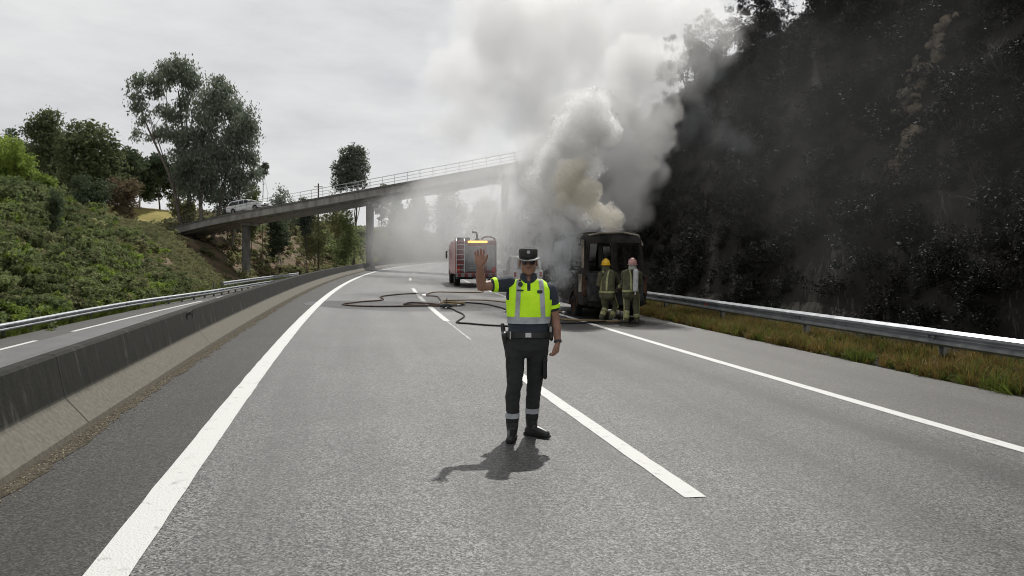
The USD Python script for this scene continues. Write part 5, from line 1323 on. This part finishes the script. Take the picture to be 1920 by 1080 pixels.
smoke('right_lobe', sm, lobe, (.97, .962, .945), .6, lump=1.1, lump_amt=.7, fine=2.2, fine_amt=.6, bias=0.08, soft=.18, aniso=.55, seed=40)
smoke('dark_fold', sm, dark, (.86, .85, .85), .34, lump=.9, lump_amt=.4, fine=1.6, fine_amt=.6, bias=.12, soft=.5, aniso=.3, seed=60)
smoke('upper_drift', sm, upper, (.90, .893, .885), .24, lump=.55, lump_amt=.7, fine=.9, fine_amt=1.1, bias=0.0, soft=.55, aniso=.5, seed=80)
low = [(1060, 470, 23.4, 44), (1050, 520, 23.2, 34), (1075, 440, 23.6, 36), (1035, 560, 23.0, 24), (1030, 470, 24.2, 40)]
smoke('side_smoke', sm, low, (.985, .99, .998), .45, lump=1.6, lump_amt=.4, fine=1.8, fine_amt=.9, bias=-.10, soft=.5, aniso=.4, stretch=(1.4, 1.4, .5), seed=100)
veil = [(900, 470, 55, 110), (830, 440, 58, 120), (950, 430, 38, 110), (780, 450, 60, 110), (880, 400, 52, 140), (985, 400, 34, 80), (1000, 480, 31, 60), (940, 350, 48, 110)]
smoke('road_veil', sm, veil, (.995, .995, .995), .095, lump=.35, lump_amt=.35, fine=.45, fine_amt=.8, bias=.10, soft=.55, aniso=.4, seed=120)

back = [(1070, 300, 46, 85), (1130, 280, 46, 95), (1030, 350, 48, 55), (1110, 330, 44, 90), (1040, 330, 40, 100), (1100, 260, 40, 110), (1150, 360, 38, 90), (1060, 420, 38, 90), (1180, 250, 38, 90), (1010, 420, 40, 70), (1200, 330, 36, 60), (1120, 430, 36, 60)]
smoke('back_cloud', sm, back, (.965, .96, .955), .42, lump=.7, lump_amt=.6, fine=1.1, fine_amt=.8, bias=.05, soft=.35, aniso=.5, seed=140)

hillv = [(1250, 300, 27, 130), (1400, 300, 22, 170), (1600, 330, 18, 260), (1850, 300, 15, 240), (1500, 150, 24, 200), (1320, 180, 30, 120), (1750, 120, 19, 220)]
smoke('hill_veil', sm, hillv, (.97, .98, 1.0), .006, lump=.5, lump_amt=.3, fine=.6, fine_amt=1.2, bias=.1, soft=.8, aniso=.2, seed=160)
blue = [(1262, 262, 29, 34), (1290, 235, 30, 34), (1245, 318, 27.5, 26), (1315, 205, 31, 40), (1345, 250, 28, 40), (1330, 130, 34, 44), (1390, 270, 26, 36)]
smoke('hill_wisps', sm, blue, (.90, .95, 1.0), .05, lump=1.2, lump_amt=.5, fine=1.6, fine_amt=1.2, bias=-.02, soft=.6, aniso=.2, stretch=(1.2, 1.2, .6), seed=180)


# the dense heart of the smoke: a cloud of fine pale ash flakes, so that light passes from flake to flake
def flakes(name, puffs, n, size, mat_, lump=.7, lump_amt=.9, fine=2.5, fine_amt=.5, bias=.0, soft=.22, seed=0, grow=1.2):
    from scipy.spatial import cKDTree
    rng = np.random.default_rng(seed)
    C = np.array([at(px, py, y) for px, py, y, r in puffs]); R = np.array([r / F * y for px, py, y, r in puffs])
    lo, hi = (C - R[:, None] * grow).min(0), (C + R[:, None] * grow).max(0)
    cells = rng.uniform(lo - 1, hi + 1, (max(8, int(np.prod(hi - lo + 2) / lump ** 3)), 3)); kd = cKDTree(cells)
    out = []; got = 0
    for _ in range(60):
        k = rng.choice(len(C), 200000, p=R ** 3 / (R ** 3).sum()); d = rng.normal(size=(200000, 3)); d /= np.linalg.norm(d, axis=1, keepdims=True)
        p = C[k] + d * (R[k] * grow * rng.random(200000) ** (1 / 3))[:, None]
        f = np.max([1 - np.linalg.norm(p - c, axis=1) / r for c, r in zip(C, R)], 0)
        f = f + lump_amt * (.5 - kd.query(p)[0] / lump) + fine_amt * (meshkit.fbm(p * fine, 4, seed) - .5) - bias
        t = np.clip(f / soft, 0, 1); keep = rng.random(200000) < t * t * (3 - 2 * t)
        out.append(p[keep]); got += keep.sum()
        if got > n: break
    P = np.vstack(out)[:n]
    p = obj(name, leaf_quads(P, size, rng, 0, .9), mat_, sm); p.SetCustomDataByKey('kind', 'stuff')


for nm, c in (('ash_pale', (.93, .926, .918)), ('ash_tan', (.97, .945, .885)), ('ash_blue', (.95, .96, .98))):
    L[nm] = usdkit.material(stage, f'/World/Looks/{nm}', {'d': ('diffuse_bsdf', {'color': c}), 't': ('translucent_bsdf', {'color': c}), 'm': ('mix_closure', {'fac': .5})}, [('d.BSDF', 'm.closure1'), ('t.BSDF', 'm.closure2')], surface='m.closure')
flakes('pale_billows', core, 105000, .030, 'ash_pale', lump=.75, lump_amt=1.15, soft=.14, seed=301)
flakes('tan_billows', tan_, 60000, .024, 'ash_tan', lump=.45, lump_amt=1.1, soft=.14, fine=4., seed=302)
flakes('side_wisps', low, 24000, .018, 'ash_blue', lump=.6, fine=2.0, fine_amt=1.3, soft=.6, seed=303)
